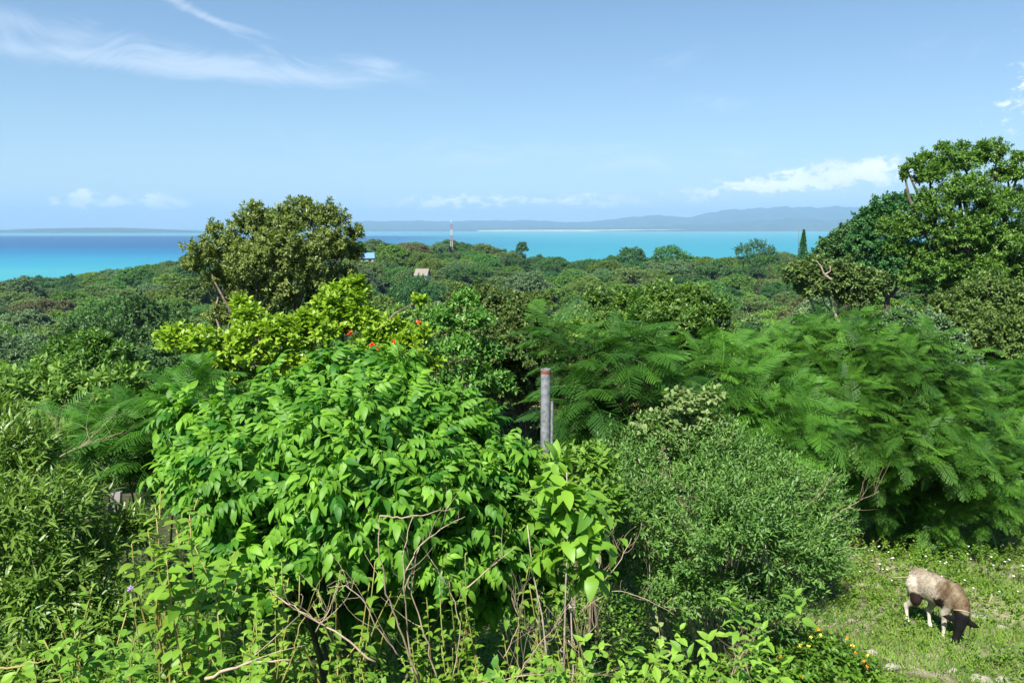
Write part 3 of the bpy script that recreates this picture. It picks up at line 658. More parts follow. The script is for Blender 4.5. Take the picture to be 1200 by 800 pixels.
# ------------------------------------------------------------------ near thickets
LG = leaf_t(.41, 4, .25, .38, .38)
def pinnate(seed, pairs=3, ll=.52):
    rng = RNG(seed); m = MB(); n = pairs * 2 + 1
    t = np.linspace(0, 1, 7); pts = np.stack([np.zeros(7), t * .95, .10 * np.sin(t * 2.2) - .18 * t * t], -1)
    m.tube(pts, np.linspace(.012, .006, 7), 4, .62, 0, False)
    def on(u): return np.array([np.interp(u, t, pts[:, i]) for i in range(3)])
    D = []; P = []; S = []
    for k in range(pairs):
        u = .38 + .55 * k / max(1, pairs - .4)
        for sg in (-1, 1):
            a = R(62 - 10 * k) + rng.normal(0, .1); D.append((sg * math.sin(a), math.cos(a) * .9, -.30 - rng.uniform(0, .45))); P.append(on(u)); S.append(ll * rng.uniform(.85, 1.1) * (1 - .05 * abs(k - 1)))
    D.append((rng.normal(0, .1), 1, -.55)); P.append(on(.97)); S.append(ll * 1.1)
    N = np.array(D) * 0 + [0, .15, 1] + np.array([[d[0] * .5, 0, 0] for d in D])
    m.inst(LG, frames(D, N), np.array(P), np.array(S), .5 + rng.normal(0, .04, n)); return m.template()
PIN = [pinnate(s, p) for s, p in ((1, 3), (2, 3), (3, 2), (4, 4))]

def shrub(name, label, lobes, base, leafm, n, k, L, T, seed, depth=.45, spread=.12, thr=(25, 85), up=.2, inner=None, stems=9, stem_mat=bark, stem_r=.018, low=-.45, nup=.6, cat='shrub', tint=.5, tj=.13, bump=.14, axis_up=.45, droop_axis=0.0, freq=3.0):
    rng = RNG(seed); g = thing(name, label, cat, base); L_ = np.asarray(lobes)
    c = MB(); P, D = shell(lobes, n, depth, rng, low=low, bump=bump, freq=freq)
    A = unit(D + np.array([0, 0, axis_up]) + rng.normal(0, .25, D.shape))
    sprays(c, T, P, A, k, L, spread, thr, rng, np.clip(tint + rng.normal(0, .14, len(P)), 0, 1), up=up, nup=nup, tj=tj)
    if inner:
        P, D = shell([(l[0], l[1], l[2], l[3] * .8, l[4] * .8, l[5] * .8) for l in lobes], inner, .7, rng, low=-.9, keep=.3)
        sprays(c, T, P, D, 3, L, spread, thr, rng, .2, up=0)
    c.build('foliage', leafm, g, smooth_=len(T[0][2]) > 6 and len(T[0][2]) < 200)
    s = MB(); base = np.asarray(base, float)
    for i in range(stems):
        l = L_[i % len(L_)]; tip = l[:3] + l[3:] * unit(rng.normal(size=3)) * .75; tip[2] = max(tip[2], l[2] - .1 * l[5])
        b = base + np.array([rng.normal(0, .12), rng.normal(0, .12), -.1])
        s.tube(arc(b, tip, 8, rng.normal(0, .08, 3), .015, rng), np.linspace(stem_r, stem_r * .25, 8), 5)
        for q in range(3):
            m0 = b + (tip - b) * rng.uniform(.45, .8); d = unit(rng.normal(size=3) + (tip - b)); s.tube(arc(m0, m0 + d * rng.uniform(.25, .5) * l[3], 5, rng.normal(0, .03, 3)), np.linspace(stem_r * .5, stem_r * .15, 5), 4)
    s.build('stem', stem_mat, g, True); return g

# 1 the drooping-leaved bush that fills the left centre
Y = 5.3
B1 = plobes([(400, 446, 40, .5, .8), (340, 488, 56, .3), (450, 484, 56, .3), (280, 512, 52, .2), (520, 512, 56, .3), (240, 546, 40, .2), (600, 575, 26, .25), (400, 530, 86, -.2), (320, 560, 78, -.2), (480, 560, 80, -.2), (560, 565, 56, .2), (585, 605, 42, .2),
             (255, 590, 56, -.2), (400, 610, 90, -.35), (520, 630, 70, -.1), (330, 640, 76, -.3), (575, 545, 30, .2), (600, 645, 36, .1), (215, 490, 24, .5), (460, 428, 20, .5), (400, 690, 60, .35), (310, 690, 56, .35), (490, 690, 56, .35), (570, 690, 50, .35)], Y)
shrub('drooping_shrub', 'large bright green shrub with drooping pointed leaflets left of the pipe post', B1, gp(410, Y + .3), lf_gloss, 1650, 4, .172, PIN, 51, depth=.58, spread=.10, thr=(40, 80), up=.25, inner=220, stems=12, stem_r=.022, low=-.4, nup=.7, bump=.3, tj=.24)
# 2 yellow-green tree behind it, with red flowers
Y = 10.0
OB = leaf_t(.55, 3, .15, .15, .6); OB2 = leaf_t(.48, 3, .3, .3, .58)
YG = plobes([(205, 397, 22, -.2), (235, 405, 28, -.2), (262, 418, 26, -.2), (290, 372, 20), (310, 395, 30, -.1), (285, 410, 30, -.2), (345, 390, 26), (330, 420, 34), (395, 360, 30, .2), (410, 345, 24, .3), (425, 375, 24, .2), (380, 385, 26), (415, 332, 13, .3), (360, 372, 14, .1),
             (440, 398, 22), (460, 385, 18), (480, 405, 24, -.1), (495, 395, 16, -.1), (455, 420, 30), (500, 425, 20), (280, 355, 12, .1), (492, 352, 9), (380, 430, 40), (270, 440, 30)], Y)
ygt = hero_tree('yellow_green_tree', 'bright yellow green leafy tree with red flowers in front of the olive tree', gp(350, Y), YG, lf_yellow, 1500, 9, .095, .07, 52, (OB, OB2), depth=.5, spread=.10, thr=(20, 85), up=.35)
red = plain('red_petal', (.62, .075, .02), .5, .3)
def petals(name, pts, r, mat, parent, seed, n=7):
    rng = RNG(seed); T = leaf_t(.6, 2, .2, -.2)
    for p in pts:
        m = MB(); D = unit(rng.normal(size=(n, 3)) + [0, -.3, .6]); m.inst(T, frames(D, rng.normal(size=(n, 3))), np.tile(p, (n, 1)), np.full(n, r) * rng.uniform(.7, 1.2, n)); m.build(name, mat, parent)
petals('flower', [at(*q) for q in ((463, 402, 9.3), (486, 410, 9.4), (410, 391, 9.45), (436, 417, 9.3), (444, 408, 9.35), (491, 379, 9.6), (437, 405, 9.5))], .048, red, ygt, 3, 10)

# 3 feathery-leaved plants
def bipinnate(seed, pairs, lf, plen=.34, droop=.3):
    pw = .27 / pairs
    rng = RNG(seed); m = MB(); K = 9; t = np.linspace(0, 1, K); pts = np.stack([.04 * rng.normal() * t * t, t, .10 * np.sin(t * 2) - droop * t ** 2], -1)
    m.tube(pts, np.linspace(.010, .004, K), 4, .75, 0, False)
    V0 = [(0, 0, 0)]
    lw = .95 / lf
    for k in range(pairs):
        u = .16 + .84 * (k + .5) / pairs; o = np.array([np.interp(u, t, pts[:, i]) for i in range(3)])
        ln = plen * (math.sin(math.pi * (.18 + .74 * u)) ** .7) * rng.uniform(.9, 1.08)
        for sg in (-1, 1):
            a = R(68 - 22 * u) + rng.normal(0, .05); d = np.array([sg * math.sin(a), math.cos(a), -.18 - .25 * u * rng.uniform(.5, 1.3)]); d /= np.linalg.norm(d)
            side = np.cross(d, [0, 0, 1.]); side /= np.linalg.norm(side); nrm = np.cross(side, d)
            s = (np.arange(lf) + .5) / lf; wd = pw * np.sin(np.pi * (.12 + .8 * s)) ** .6
            c = o + (d * ln)[None] * s[:, None] - nrm[None] * (.06 * ln * s ** 2)[:, None]
            h = d * ln * lw * .92; VV = []; fs = []
            for g2 in (-1, 1):
                tip = c + side[None] * (g2 * wd)[:, None] + (d * ln * lw * .5)[None] - nrm[None] * (.18 * wd)[:, None]
                b = len(VV) * lf; q = np.stack([c - h * .45, c + h * .55, tip + h * .35, tip - h * .35], 1).reshape(-1, 3)
                VV.append(q)
            Vq = np.concatenate(VV); nq = len(Vq) // 4
            m.raw(Vq, np.arange(nq * 4), np.full(nq, 4, np.int32), np.full(nq * 4, .5 + rng.normal(0, .03)), np.zeros(nq, np.int32))
    return m.template()
BIP = [bipinnate(1, 13, 12), bipinnate(2, 15, 12, droop=.42), bipinnate(3, 12, 12, droop=.2)]
BIPF = [bipinnate(4, 13, 3, .34), bipinnate(5, 14, 3, .32, .5), bipinnate(6, 12, 3, .36, .22)]
Y = 7.6
F1 = plobes([(650, 400, 30, .2), (690, 425, 40), (735, 420, 46), (720, 465, 50, -.2), (670, 470, 40), (700, 500, 50), (760, 450, 40), (745, 385, 16, .2)], Y)
shrub('feathery_sapling', 'dark feathery fronds of a young mimosa tree right behind the pipe post', F1, gp(700, Y), lf_feather, 85, 4, .40, BIP, 61, depth=.7, spread=.12, thr=(50, 88), up=.12, stems=5, stem_r=.02, cat='sapling', tint=.3, nup=.9, axis_up=.9)
Y = 8.2
F2 = plobes([(790, 425, 36), (840, 430, 40, -.1), (880, 470, 44, -.2), (930, 480, 40, -.2), (840, 480, 50), (900, 515, 44, -.3), (955, 500, 26, -.3), (800, 470, 40), (860, 400, 18, .2)], Y)
shrub('feathery_sapling', 'light green feathery fronds arching over the grey green bush', F2, gp(860, Y + .4), lf_feather, 100, 4, .38, BIP, 62, depth=.7, spread=.12, thr=(50, 88), up=.15, stems=5, stem_r=.02, cat='sapling', tint=.52, nup=.9, axis_up=.9)
Y = 12.2
F3 = plobes([(960, 412, 50), (900, 420, 40, .4), (1010, 432, 50, -.1), (940, 450, 74, -.6), (1030, 440, 76, -.8), (1080, 470, 70, -.6), (980, 490, 90, -1.0), (1060, 520, 80, -1.2), (1120, 520, 64, -.8), (1130, 570, 60, -1.0), (900, 485, 54, -.2), (1010, 560, 70, -.7), (1160, 545, 50, -.4), (1090, 590, 56, -.8)], Y)
shrub('feathery_thicket', 'broad feathery leaved thicket shading the ground behind the sheep', F3, gp(1020, Y + .6), lf_feather, 1150, 4, .36, BIPF, 63, depth=.5, spread=.16, thr=(48, 88), up=.12, inner=140, stems=14, stem_r=.03, cat='thicket', tint=.5, nup=.85, axis_up=.8, tj=.3, bump=.22)
Y = 14.0
F4 = plobes([(1170, 470, 50), (1205, 460, 50), (1190, 520, 60, -.4), (1215, 560, 56, -.5), (1185, 590, 40, -.6), (1240, 520, 70)], Y)
shrub('feathery_thicket', 'second feathery thicket cut off by the right edge beyond the grass', F4, gp(1200, Y + .6), lf_feather, 560, 4, .36, BIPF, 64, depth=.5, spread=.16, thr=(48, 88), up=.12, inner=50, stems=6, stem_r=.03, cat='thicket', tint=.38, nup=.9, axis_up=.8)
Y = 6.6
F5 = plobes([(150, 500, 50), (215, 470, 44), (190, 520, 50, -.2), (120, 530, 40, -.2), (250, 480, 40, .2), (90, 510, 30), (210, 560, 50), (230, 445, 20, .2)], Y)
shrub('feathery_sapling', 'feathery dark green fronds spreading left behind the drooping shrub', F5, gp(180, Y + .4), lf_feather, 100, 4, .36, BIP, 65, depth=.7, spread=.12, thr=(50, 88), up=.12, inner=20, stems=5, stem_r=.02, cat='sapling', tint=.58, nup=.9, axis_up=.9)

# 4 fine-leaved round bush in the middle right
NL = leaf_t(.24, 2, .3, .1, .45); NL2 = leaf_t(.3, 2, .2, .2, .45)
Y = 6.4
B2 = plobes([(740, 545, 60, .2), (820, 540, 66, .2), (890, 555, 60, .2), (950, 590, 52, .2), (760, 600, 76, -.3), (850, 610, 90, -.45), (930, 640, 66, -.2), (720, 650, 56, -.1), (800, 670, 80, -.4), (890, 690, 66, -.35), (965, 660, 40, 0), (770, 500, 26, .3), (850, 500, 24, .4), (985, 610, 26, .1)], Y)
shrub('fine_leaved_bush', 'rounded grey green bush with tiny narrow leaves in front of the feathery fronds', B2, gp(840, Y + .2), lf_fine, 5400, 10, .05, [NL, NL2], 71, depth=.55, spread=.17, thr=(18, 65), up=.1, inner=1300, stems=34, stem_r=.011, stem_mat=bark_pale, bump=.24, freq=5, nup=.45)
# pale climbing creeper on top of it
Y = 6.2
PV = plobes([(800, 470, 26), (780, 495, 26), (820, 490, 28), (835, 465, 18), (755, 500, 20), (795, 515, 30), (845, 510, 22)], Y + .5)
HL = leaf_t(.85, 3, .15, .15, .35)
shrub('pale_creeper', 'pale grey green creeper heaped over the top of the fine leaved bush', PV, at(800, 540, Y + .6), lf_pale, 420, 5, .055, [HL, leaf_t(.6, 2, .2, .2)], 72, depth=.6, spread=.10, thr=(30, 95), up=.1, stems=8, stem_r=.006, stem_mat=stem_green, cat='creeper')
Y = 5.5
BF = plobes([(610, 545, 34, .1), (650, 545, 30), (690, 545, 34, .1), (640, 580, 40, -.1), (700, 590, 40), (660, 620, 40), (628, 600, 34, -.15), (635, 645, 34, -.1), (640, 690, 34, 0)], Y)
shrub('low_shrub', 'low yellowish green leafy shrub hiding the foot of the pipe post', BF, gp(655, Y + .2), lf_low, 620, 7, .075, [LF3, leaf_t(.5, 3, .2, .3)], 74, depth=.5, spread=.10, thr=(25, 90), inner=90, stems=7, stem_r=.007, stem_mat=stem_green, tint=.65)
# tall leafy wisps behind
Y = 10.5
WV = plobes([(862, 408, 15), (858, 430, 18), (868, 450, 16), (850, 470, 18), (845, 395, 9)], Y)
shrub('leafy_sapling', 'narrow upright yellowish sapling between the two bands of feathery fronds', WV, gp(858, Y), lf_apple, 150, 7, .10, [LF3, NL2], 73, depth=.9, spread=.12, thr=(20, 75), stems=4, stem_r=.012, cat='sapling', tint=.8)

# 5 lance-leaved bush at the left edge
LL = leaf_t(.2, 3, .25, .25, .4); LL2 = leaf_t(.16, 3, .3, .12, .4)
Y = 4.4
B3 = plobes([(20, 530, 60, .3), (-40, 510, 60, .4), (75, 590, 50, .2), (30, 610, 76, -.1), (-50, 620, 80, -.1), (100, 650, 50, .1), (40, 690, 80, -.25), (-40, 720, 90, -.3), (120, 720, 60, -.2), (60, 770, 80, -.35), (0, 480, 20, .5), (150, 620, 36, .4)], Y)
shrub('lance_leaved_bush', 'dense green bush of thin pointed leaves at the left edge', B3, gp(20, Y + .2), lf_bamboo, 2500, 7, .085, [LL, LL2], 81, depth=.45, spread=.13, thr=(15, 75), up=.0, inner=600, stems=22, stem_r=.007, stem_mat=stem_tan, bump=.2, freq=5, nup=.5)
Y = 8.2
B4 = plobes([(30, 470, 50), (90, 465, 44), (-40, 470, 60), (140, 450, 34), (60, 440, 30, .4)], Y)
shrub('lance_leaved_bush', 'bright low bush showing between the left edge bush and the wood', B4, gp(50, Y), FOREST[3], 900, 8, .10, [LF3, LL], 82, depth=.5, spread=.12, stems=6, stem_r=.012, inner=100)
# 6 broad-leaved sapling right of the drooping shrub
BL = leaf_t(.46, 4, .16, .4, .42); BL2 = leaf_t(.52, 4, .22, .55, .4)
Y = 4.1
B5 = plobes([(655, 570, 30), (680, 590, 34), (640, 610, 36, .1), (690, 630, 34), (660, 650, 36), (650, 540, 22, .1), (690, 670, 34)], Y)
shrub('broad_leaved_sapling', 'thin sapling with broad pale veined leaves below the pipe post', B5, gp(672, Y), lf_weed, 48, 5, .125, [BL, BL2], 83, depth=.8, spread=.10, thr=(45, 95), up=.05, stems=3, stem_r=.010, stem_mat=bark_pale, cat='sapling', tint=.55)

# ------------------------------------------------------------------ weeds, one by one
def weed(label, px, py, Y, L, nl, T, leafm, stemm, seed, sway=.06, name='leafy_weed', group=None, br=2):
    rng = RNG(seed); top = at(px, py, Y); b = np.array([top[0] + rng.normal(0, .06), Y + rng.uniform(-.05, .15), 0]); b[2] = float(ground(b[0], b[1]))
    g = thing(name, label, 'weed', b, group); s = MB(); c = MB()
    for q in range(br):
        tp = top if q == 0 else top + np.array([rng.normal(0, .17), rng.normal(0, .13), -rng.uniform(.04, .34)])
        bb = b if q == 0 else b + (top - b) * rng.uniform(.15, .5)
        pt = arc(bb - [0, 0, .03], tp, 9, rng.normal(0, sway, 3)); s.tube(pt, np.linspace(.007, .0025, 9), 5)
        n = nl if q == 0 else max(4, int(nl * .6)); u = 1 - (np.arange(n) / n) ** 1.25 * .72
        P = np.stack([np.interp(u, np.linspace(0, 1, 9), pt[:, i]) for i in range(3)], -1); a = np.arange(n) * 2.4 + rng.uniform(0, 6)
        el = np.linspace(.75, -.25, n) + rng.normal(0, .15, n); D = np.stack([np.cos(a), np.sin(a), el], -1)
        S = L * np.interp(np.arange(n) / n, [0, .12, .35, 1], [.4, .8, 1.05, .8]) * rng.uniform(.8, 1.15, n); sel = rng.integers(0, len(T), n)
        for k in range(len(T)):
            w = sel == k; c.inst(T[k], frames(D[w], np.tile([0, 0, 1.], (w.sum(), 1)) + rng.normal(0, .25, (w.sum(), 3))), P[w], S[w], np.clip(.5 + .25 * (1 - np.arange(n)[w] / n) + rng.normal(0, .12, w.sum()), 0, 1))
    s.build('stem', stemm, g, True); c.build('foliage', leafm, g, True); return g
WT = [BL, BL2]
WEEDS = [('big yellow green weed with the broadest leaves below the drooping shrub', 222, 600, 3.3, .135, 26), ('tall weed with toothed light leaves beside the purple flower', 150, 712, 3.0, .10, 14), ('flat topped light green weed left of the purple flower', 108, 688, 3.15, .10, 14),
         ('leafy weed standing just left of the broadest leaved weed', 188, 575, 3.5, .12, 20), ('pale leaved weed in the dark hollow under the drooping shrub', 330, 655, 3.5, .085, 22), ('weed with rounded lime leaves among dry stems', 372, 690, 3.55, .075, 18),
         ('small bright weed low between the grey twigs', 425, 735, 3.7, .075, 16), ('short broad weed at the bottom edge below the broadest leaved weed', 255, 720, 3.05, .095, 20), ('weed with upright tip left of the dry stems', 300, 715, 3.1, .085, 18),
         ('drooping compound weed before the grey twigs', 440, 655, 3.9, .10, 12), ('bright green weed right of the grey twigs', 545, 705, 4.1, .075, 22), ('yellowish weed in shade right of the grey twigs', 500, 700, 4.3, .065, 20),
         ('small weed at the foot of the thin sapling', 640, 720, 4.2, .07, 18), ('low bright weed at the lower left corner', 40, 770, 2.8, .10, 16), ('weed with paired pale leaves near the yellow stick', 72, 742, 2.9, .07, 14),
         ('bushy weed beneath the fine leaved bush', 760, 745, 4.9, .07, 22), ('lime green weed at bottom edge left of the orange flowers', 850, 770, 4.9, .06, 24), ('bluish round leaved weed at the foot of the fine leaved bush', 770, 725, 4.7, .085, 14),
         ('thin weed with lime leaves at the lower edge of the drooping shrub', 620, 660, 4.25, .08, 14), ('fresh green weed left of the broad leaved sapling', 590, 745, 4.05, .07, 20),
         ('dense light green weed at the bottom edge under the grey twigs', 470, 770, 3.6, .075, 24), ('yellow green weed at the bottom edge right of the grey twigs', 560, 770, 3.8, .07, 24), ('low weed at the bottom edge left of the grey twigs', 395, 775, 3.3, .075, 24),
         ('leafy weed right of the thin sapling at its foot', 710, 735, 4.5, .075, 24), ('small fresh weed at the bottom edge under the thin sapling', 680, 780, 4.1, .065, 24), ('shaded weed between the leaning twig and the drooping shrub', 545, 650, 4.35, .07, 20)]
for i, (lb, px, py, Y, L, nl) in enumerate(WEEDS):
    weed(lb, px, py, Y, L * .8, int(nl * 1.3), WT if i not in (17,) else [HL], lf_weed if i not in (4, 17) else lf_pale if i == 17 else lf_low, stem_tan if i in (0, 1, 3) else stem_green, 300 + i, br=7 if i in (0, 3, 4, 5, 7, 15, 16) else 5)
# purple flower
def purple():
    p = at(153, 690, 3.0); g = thing('purple_flower', 'small pale purple flower head on thin stalk at lower left', 'flower', (p[0], p[1], float(ground(p[0], p[1]))))
    pm = plain('purple_petal', (.48, .34, .62), .6); m = MB(); m.tube(arc(np.array(g['_o']), p, 7, (.03, 0, 0)), np.linspace(.004, .002, 7), 5); m.build('stem', stem_green, g)
    rng = RNG(4); n = 46; D = unit(rng.normal(size=(n, 3)) + [0, 0, .7]); m = MB(); m.inst(leaf_t(.22, 2, .2, .1), frames(D, rng.normal(size=(n, 3))), np.tile(p, (n, 1)), rng.uniform(.011, .019, n)); m.build('flower', pm, g)
purple()

# dry sticks
def stick(name, label, paths, r, mat=twig_dry, seed=0, fine=0):
    """paths: lists of (px, py, Y)"""
    rng = RNG(seed); P0 = at(*paths[0][0]); g = thing(name, label, 'branch', P0); m = MB()
    for k, path in enumerate(paths):
        pts = np.array([at(*q) for q in path]); n = 4 * len(pts); t = np.linspace(0, len(pts) - 1, n)
        f = np.stack([np.interp(t, np.arange(len(pts)), pts[:, i]) for i in range(3)], -1)
        ff = f.copy(); ff[1:-1] = .25 * f[:-2] + .5 * f[1:-1] + .25 * f[2:]; ff[1:-1] += rng.normal(0, .003, (n - 2, 3))
        rr = r * (.6 if k == 0 else .42); m.tube(ff, np.linspace(rr, rr * .4, n), 6)
        for q in range(fine * 2 + 2):
            i = rng.integers(2, n - 1); d = unit(rng.normal(size=3) * [1, .6, .6] + [0, 0, .8] + unit(ff[-1] - ff[0])) * rng.uniform(.06, .30)
            m.tube(arc(ff[i], ff[i] + d, 5, rng.normal(0, .02, 3)), np.linspace(rr * .38, rr * .12, 5), 4)
    m.build('branch', mat, g, True); return g
stick('dry_branch', 'tall pale dry branch curling over at the top in front of the drooping shrub', [[(492, 800, 3.7), (468, 735, 3.65), (452, 690, 3.6), (443, 640, 3.55), (445, 604, 3.55)], [(445, 604, 3.55), (470, 606, 3.55), (500, 602, 3.55), (535, 594, 3.7)]], .009, seed=1)
stick('dry_branch', 'forked dry stem just right of the tall curling branch', [[(486, 800, 3.75), (478, 745, 3.75), (474, 690, 3.7), (472, 650, 3.7), (484, 605, 3.75)], [(474, 672, 3.7), (490, 640, 3.75), (520, 616, 3.85), (545, 605, 3.9)]], .008, seed=2, fine=1)
stick('dry_branch', 'dry stem leaning left from the twig heap below the shrub', [[(513, 800, 3.8), (498, 745, 3.75), (485, 705, 3.75), (478, 680, 3.75), (492, 640, 3.8)]], .008, seed=3, fine=2)
stick('dry_branch', 'thin grey twig bending right across the dark hollow', [[(530, 800, 3.9), (540, 740, 3.9), (532, 700, 3.9), (520, 680, 3.9), (505, 655, 3.9)]], .006, seed=4, fine=2)
stick('dry_branch', 'dry twig arching left beside the dark hollow', [[(470, 770, 3.7), (445, 740, 3.65), (425, 700, 3.65), (405, 685, 3.65), (385, 688, 3.7)]], .006, seed=5, fine=2)
stick('dry_branch', 'grey dead branch lying low at the bottom left of centre', [[(240, 795, 2.95), (290, 776, 2.95), (340, 773, 2.95)]], .012, seed=6)
stick('dry_branch', 'reddish bare twig rising at the bottom left of centre', [[(330, 800, 2.95), (345, 765, 2.95), (350, 735, 2.95), (362, 715, 3.0)]], .006, mat=stem_tan, seed=7)
stick('dry_branch', 'grey diagonal dead branch behind lime leaved weeds', [[(440, 775, 3.3), (400, 745, 3.3), (360, 720, 3.35), (320, 695, 3.4)], [(370, 740, 3.3), (385, 715, 3.3), (395, 690, 3.3)]], .009, seed=8, fine=3)
stick('dry_branch', 'straight dry twig pointing up right out of the dark hollow', [[(545, 690, 4.3), (575, 665, 4.3), (605, 640, 4.3)]], .008, seed=9, fine=1)
stick('dry_branch', 'yellowish bare stick lying flat at the lower left corner', [[(-20, 786, 2.8), (20, 780, 2.8), (60, 772, 2.8)]], .008, mat=stem_tan, seed=10)
stick('dry_branch', 'tangle of thin bare twigs at the bottom edge below the sapling', [[(600, 805, 3.9), (620, 770, 3.9), (640, 745, 3.9), (660, 725, 3.95)], [(655, 805, 3.9), (640, 775, 3.9), (625, 740, 3.95)], [(560, 800, 3.85), (640, 787, 3.85), (720, 792, 3.9)], [(690, 800, 3.9), (675, 760, 3.95), (700, 730, 4.0)], [(590, 770, 3.9), (610, 730, 4.0), (600, 700, 4.05)]], .006, seed=11, fine=7)
stick('dry_branch', 'bare brown branches under the left side of the fine leaved bush', [[(680, 720, 5.3), (700, 690, 5.2), (725, 660, 5.2), (740, 630, 5.3)], [(680, 715, 5.2), (720, 690, 5.1), (755, 700, 5.0), (790, 720, 4.9)], [(690, 700, 5.2), (705, 660, 5.25), (700, 630, 5.3)]], .008, seed=12, fine=5)
stick('dry_branch', 'loose bare twigs poking right from the fine leaved bush', [[(930, 640, 6.3), (970, 610, 6.2), (1000, 590, 6.2), (1030, 575, 6.2)], [(940, 650, 6.3), (985, 640, 6.2), (1020, 645, 6.2)], [(925, 610, 6.3), (960, 580, 6.2), (975, 560, 6.2)]], .006, seed=13, fine=5)
stick('dry_branch', 'pale bare forked limb on the wooded slope below the pointed conifer', [[(975, 328, 44), (966, 322, 44), (962, 312, 44), (957, 306, 44)], [(966, 322, 44), (973, 318, 44), (973, 312, 44)]], .12, mat=bark_pale, seed=14)
stick('dry_branch', 'bare pale twig reaching right above the left feathery fronds', [[(70, 535, 4.6), (100, 520, 4.7), (125, 512, 4.8), (145, 505, 4.8)], [(95, 522, 4.7), (115, 505, 4.8), (130, 490, 4.8)], [(62, 520, 4.7), (70, 505, 4.7), (71, 490, 4.7)]], .005, seed=15, fine=2)
stick('dry_branch', 'curled heap of dead twigs left of the orange flowers', [[(860, 790, 5.0), (870, 765, 5.0), (885, 755, 5.0), (895, 752, 5.05)], [(855, 800, 5.0), (862, 775, 5.0), (858, 750, 5.05)], [(880, 800, 4.9), (872, 770, 4.95), (880, 748, 5.0)]], .007, seed=16, fine=5)

# ------------------------------------------------------------------ low cover
def scatter(n, seed, fn):
    rng = RNG(seed); out = []
    while sum(len(o) for o in out) < n:
        y = 2.4 + (16 - 2.4) * rng.random(n * 2) ** 1.2; x = (rng.random(n * 2) * 2 - 1) * (y * .72 + .6)
        ok = fn(x, y, rng); out.append(np.stack([x[ok], y[ok]], -1))
    p = np.concatenate(out)[:n]; return np.column_stack([p, ground(p[:, 0], p[:, 1])]), rng
def patch(x, y, f=1.0, s=0): return .5 + .25 * (np.sin(x * 1.7 * f + s) * np.sin(y * 2.3 * f + 1.1 + s) + np.sin(x * 3.9 * f + y * 2.1 * f + s))
def meadow(x, y): return smooth(x - y * .36, -.35, .25)
def under(x, y, r): return r.random(len(x)) < (1 - meadow(x, y)) * smooth(11 - y, -2, 3)
P, rng = scatter(18000, 91, under)
m = MB(); hgt = rng.uniform(.04, .46, len(P)) * (.5 + patch(P[:, 0], P[:, 1])) + (rng.random(len(P)) < .3) * rng.uniform(0, .5, len(P)) * smooth(7 - P[:, 1], 0, 2); P2 = P + np.array([0, 0, 1.]) * hgt[:, None]
sprays(m, [LF3, leaf_t(.55, 2, .15, .25), LF3b], P2, unit(rng.normal(0, .35, P.shape) + [0, 0, 1]), 6, .055, .12, (30, 95), rng, np.clip(patch(P[:, 0], P[:, 1], .7, 2) + rng.normal(0, .2, len(P)), 0, 1), up=.1)
tag(m.build('undergrowth', lf_low), 'tangled low leafy undergrowth covering the bank at the bottom', 'undergrowth', kind='stuff')
def gr(x, y, r): return r.random(len(x)) < meadow(x, y) * smooth(13.5 - y, -1, 1.5) * np.clip(patch(x, y, 1.0, .4) * 1.9 - .30, .08, 1)
P, rng = scatter(52000, 92, gr)
m = MB(); n = len(P); GB = MB(); GB.add([(-.05, 0, 0), (.05, 0, 0), (.035, .55, .05), (0, 1, .3), (-.035, .55, .05)], [(0, 1, 2, 3, 4)]); GB = GB.template()
a = rng.uniform(0, 6.28, n); D = np.stack([np.cos(a) * .7, np.sin(a) * .7, rng.uniform(.4, 1.3, n)], -1)
m.inst(GB, frames(D, np.stack([-np.cos(a), -np.sin(a), np.full(n, .6)], -1)), P, rng.uniform(.03, .085, n), np.clip(patch(P[:, 0], P[:, 1], 1.6, 3) + rng.normal(0, .2, n), 0, 1))
tag(m.build('grass', lf_grass), 'short sunlit grass on the slope around the sheep', 'grass', kind='stuff')
def gc(x, y, r): return r.random(len(x)) < meadow(x, y) * smooth(14 - y, -1, 1.5) * np.clip(patch(x, y, .8, 5) * 1.6 - .35 + smooth(y, 8.8, 10.5) * .8, .03, 1)
P, rng = scatter(8500, 93, gc)
m = MB(); hh = rng.uniform(.03, .13, len(P)) + smooth(P[:, 1], 8.8, 10.8) * rng.uniform(.03, .26, len(P)); P2 = P + np.array([0, 0, 1.]) * hh[:, None]
sprays(m, [leaf_t(.6, 2, .15, .2), LF3], P2, unit(rng.normal(0, .3, P.shape) + [0, 0, 1]), 6, .042, .08, (35, 95), rng, np.clip(.6 + .3 * (patch(P[:, 0], P[:, 1], 1.2, 1) - .5) + rng.normal(0, .16, len(P)), 0, 1), up=.1)
tag(m.build('ground_cover', lf_low), 'low leafy ground cover on the grassy slope behind the sheep', 'ground cover', kind='stuff')
white = plain('white_petal', (.82, .82, .84), .6)
def wf(x, y, r): return r.random(len(x)) < meadow(x, y) * smooth(y, 8.6, 9.6) * smooth(13.2 - y, 0, .8)
P, rng = scatter(150, 94, wf); P[:, 2] += rng.uniform(.16, .34, len(P)); m = MB(); WP = leaf_t(.6, 2, .1, .1)
for k in range(5):
    a = k * 1.257 + rng.uniform(0, .4, len(P)); m.inst(WP, frames(np.stack([np.cos(a), np.sin(a), np.full(len(P), .4)], -1), np.tile([0, -.3, 1.], (len(P), 1))), P, rng.uniform(.010, .02, len(P)))
tag(m.build('white_flowers', white), 'tiny white flowers sprinkled over the ground cover behind the sheep', 'wildflowers', kind='stuff')
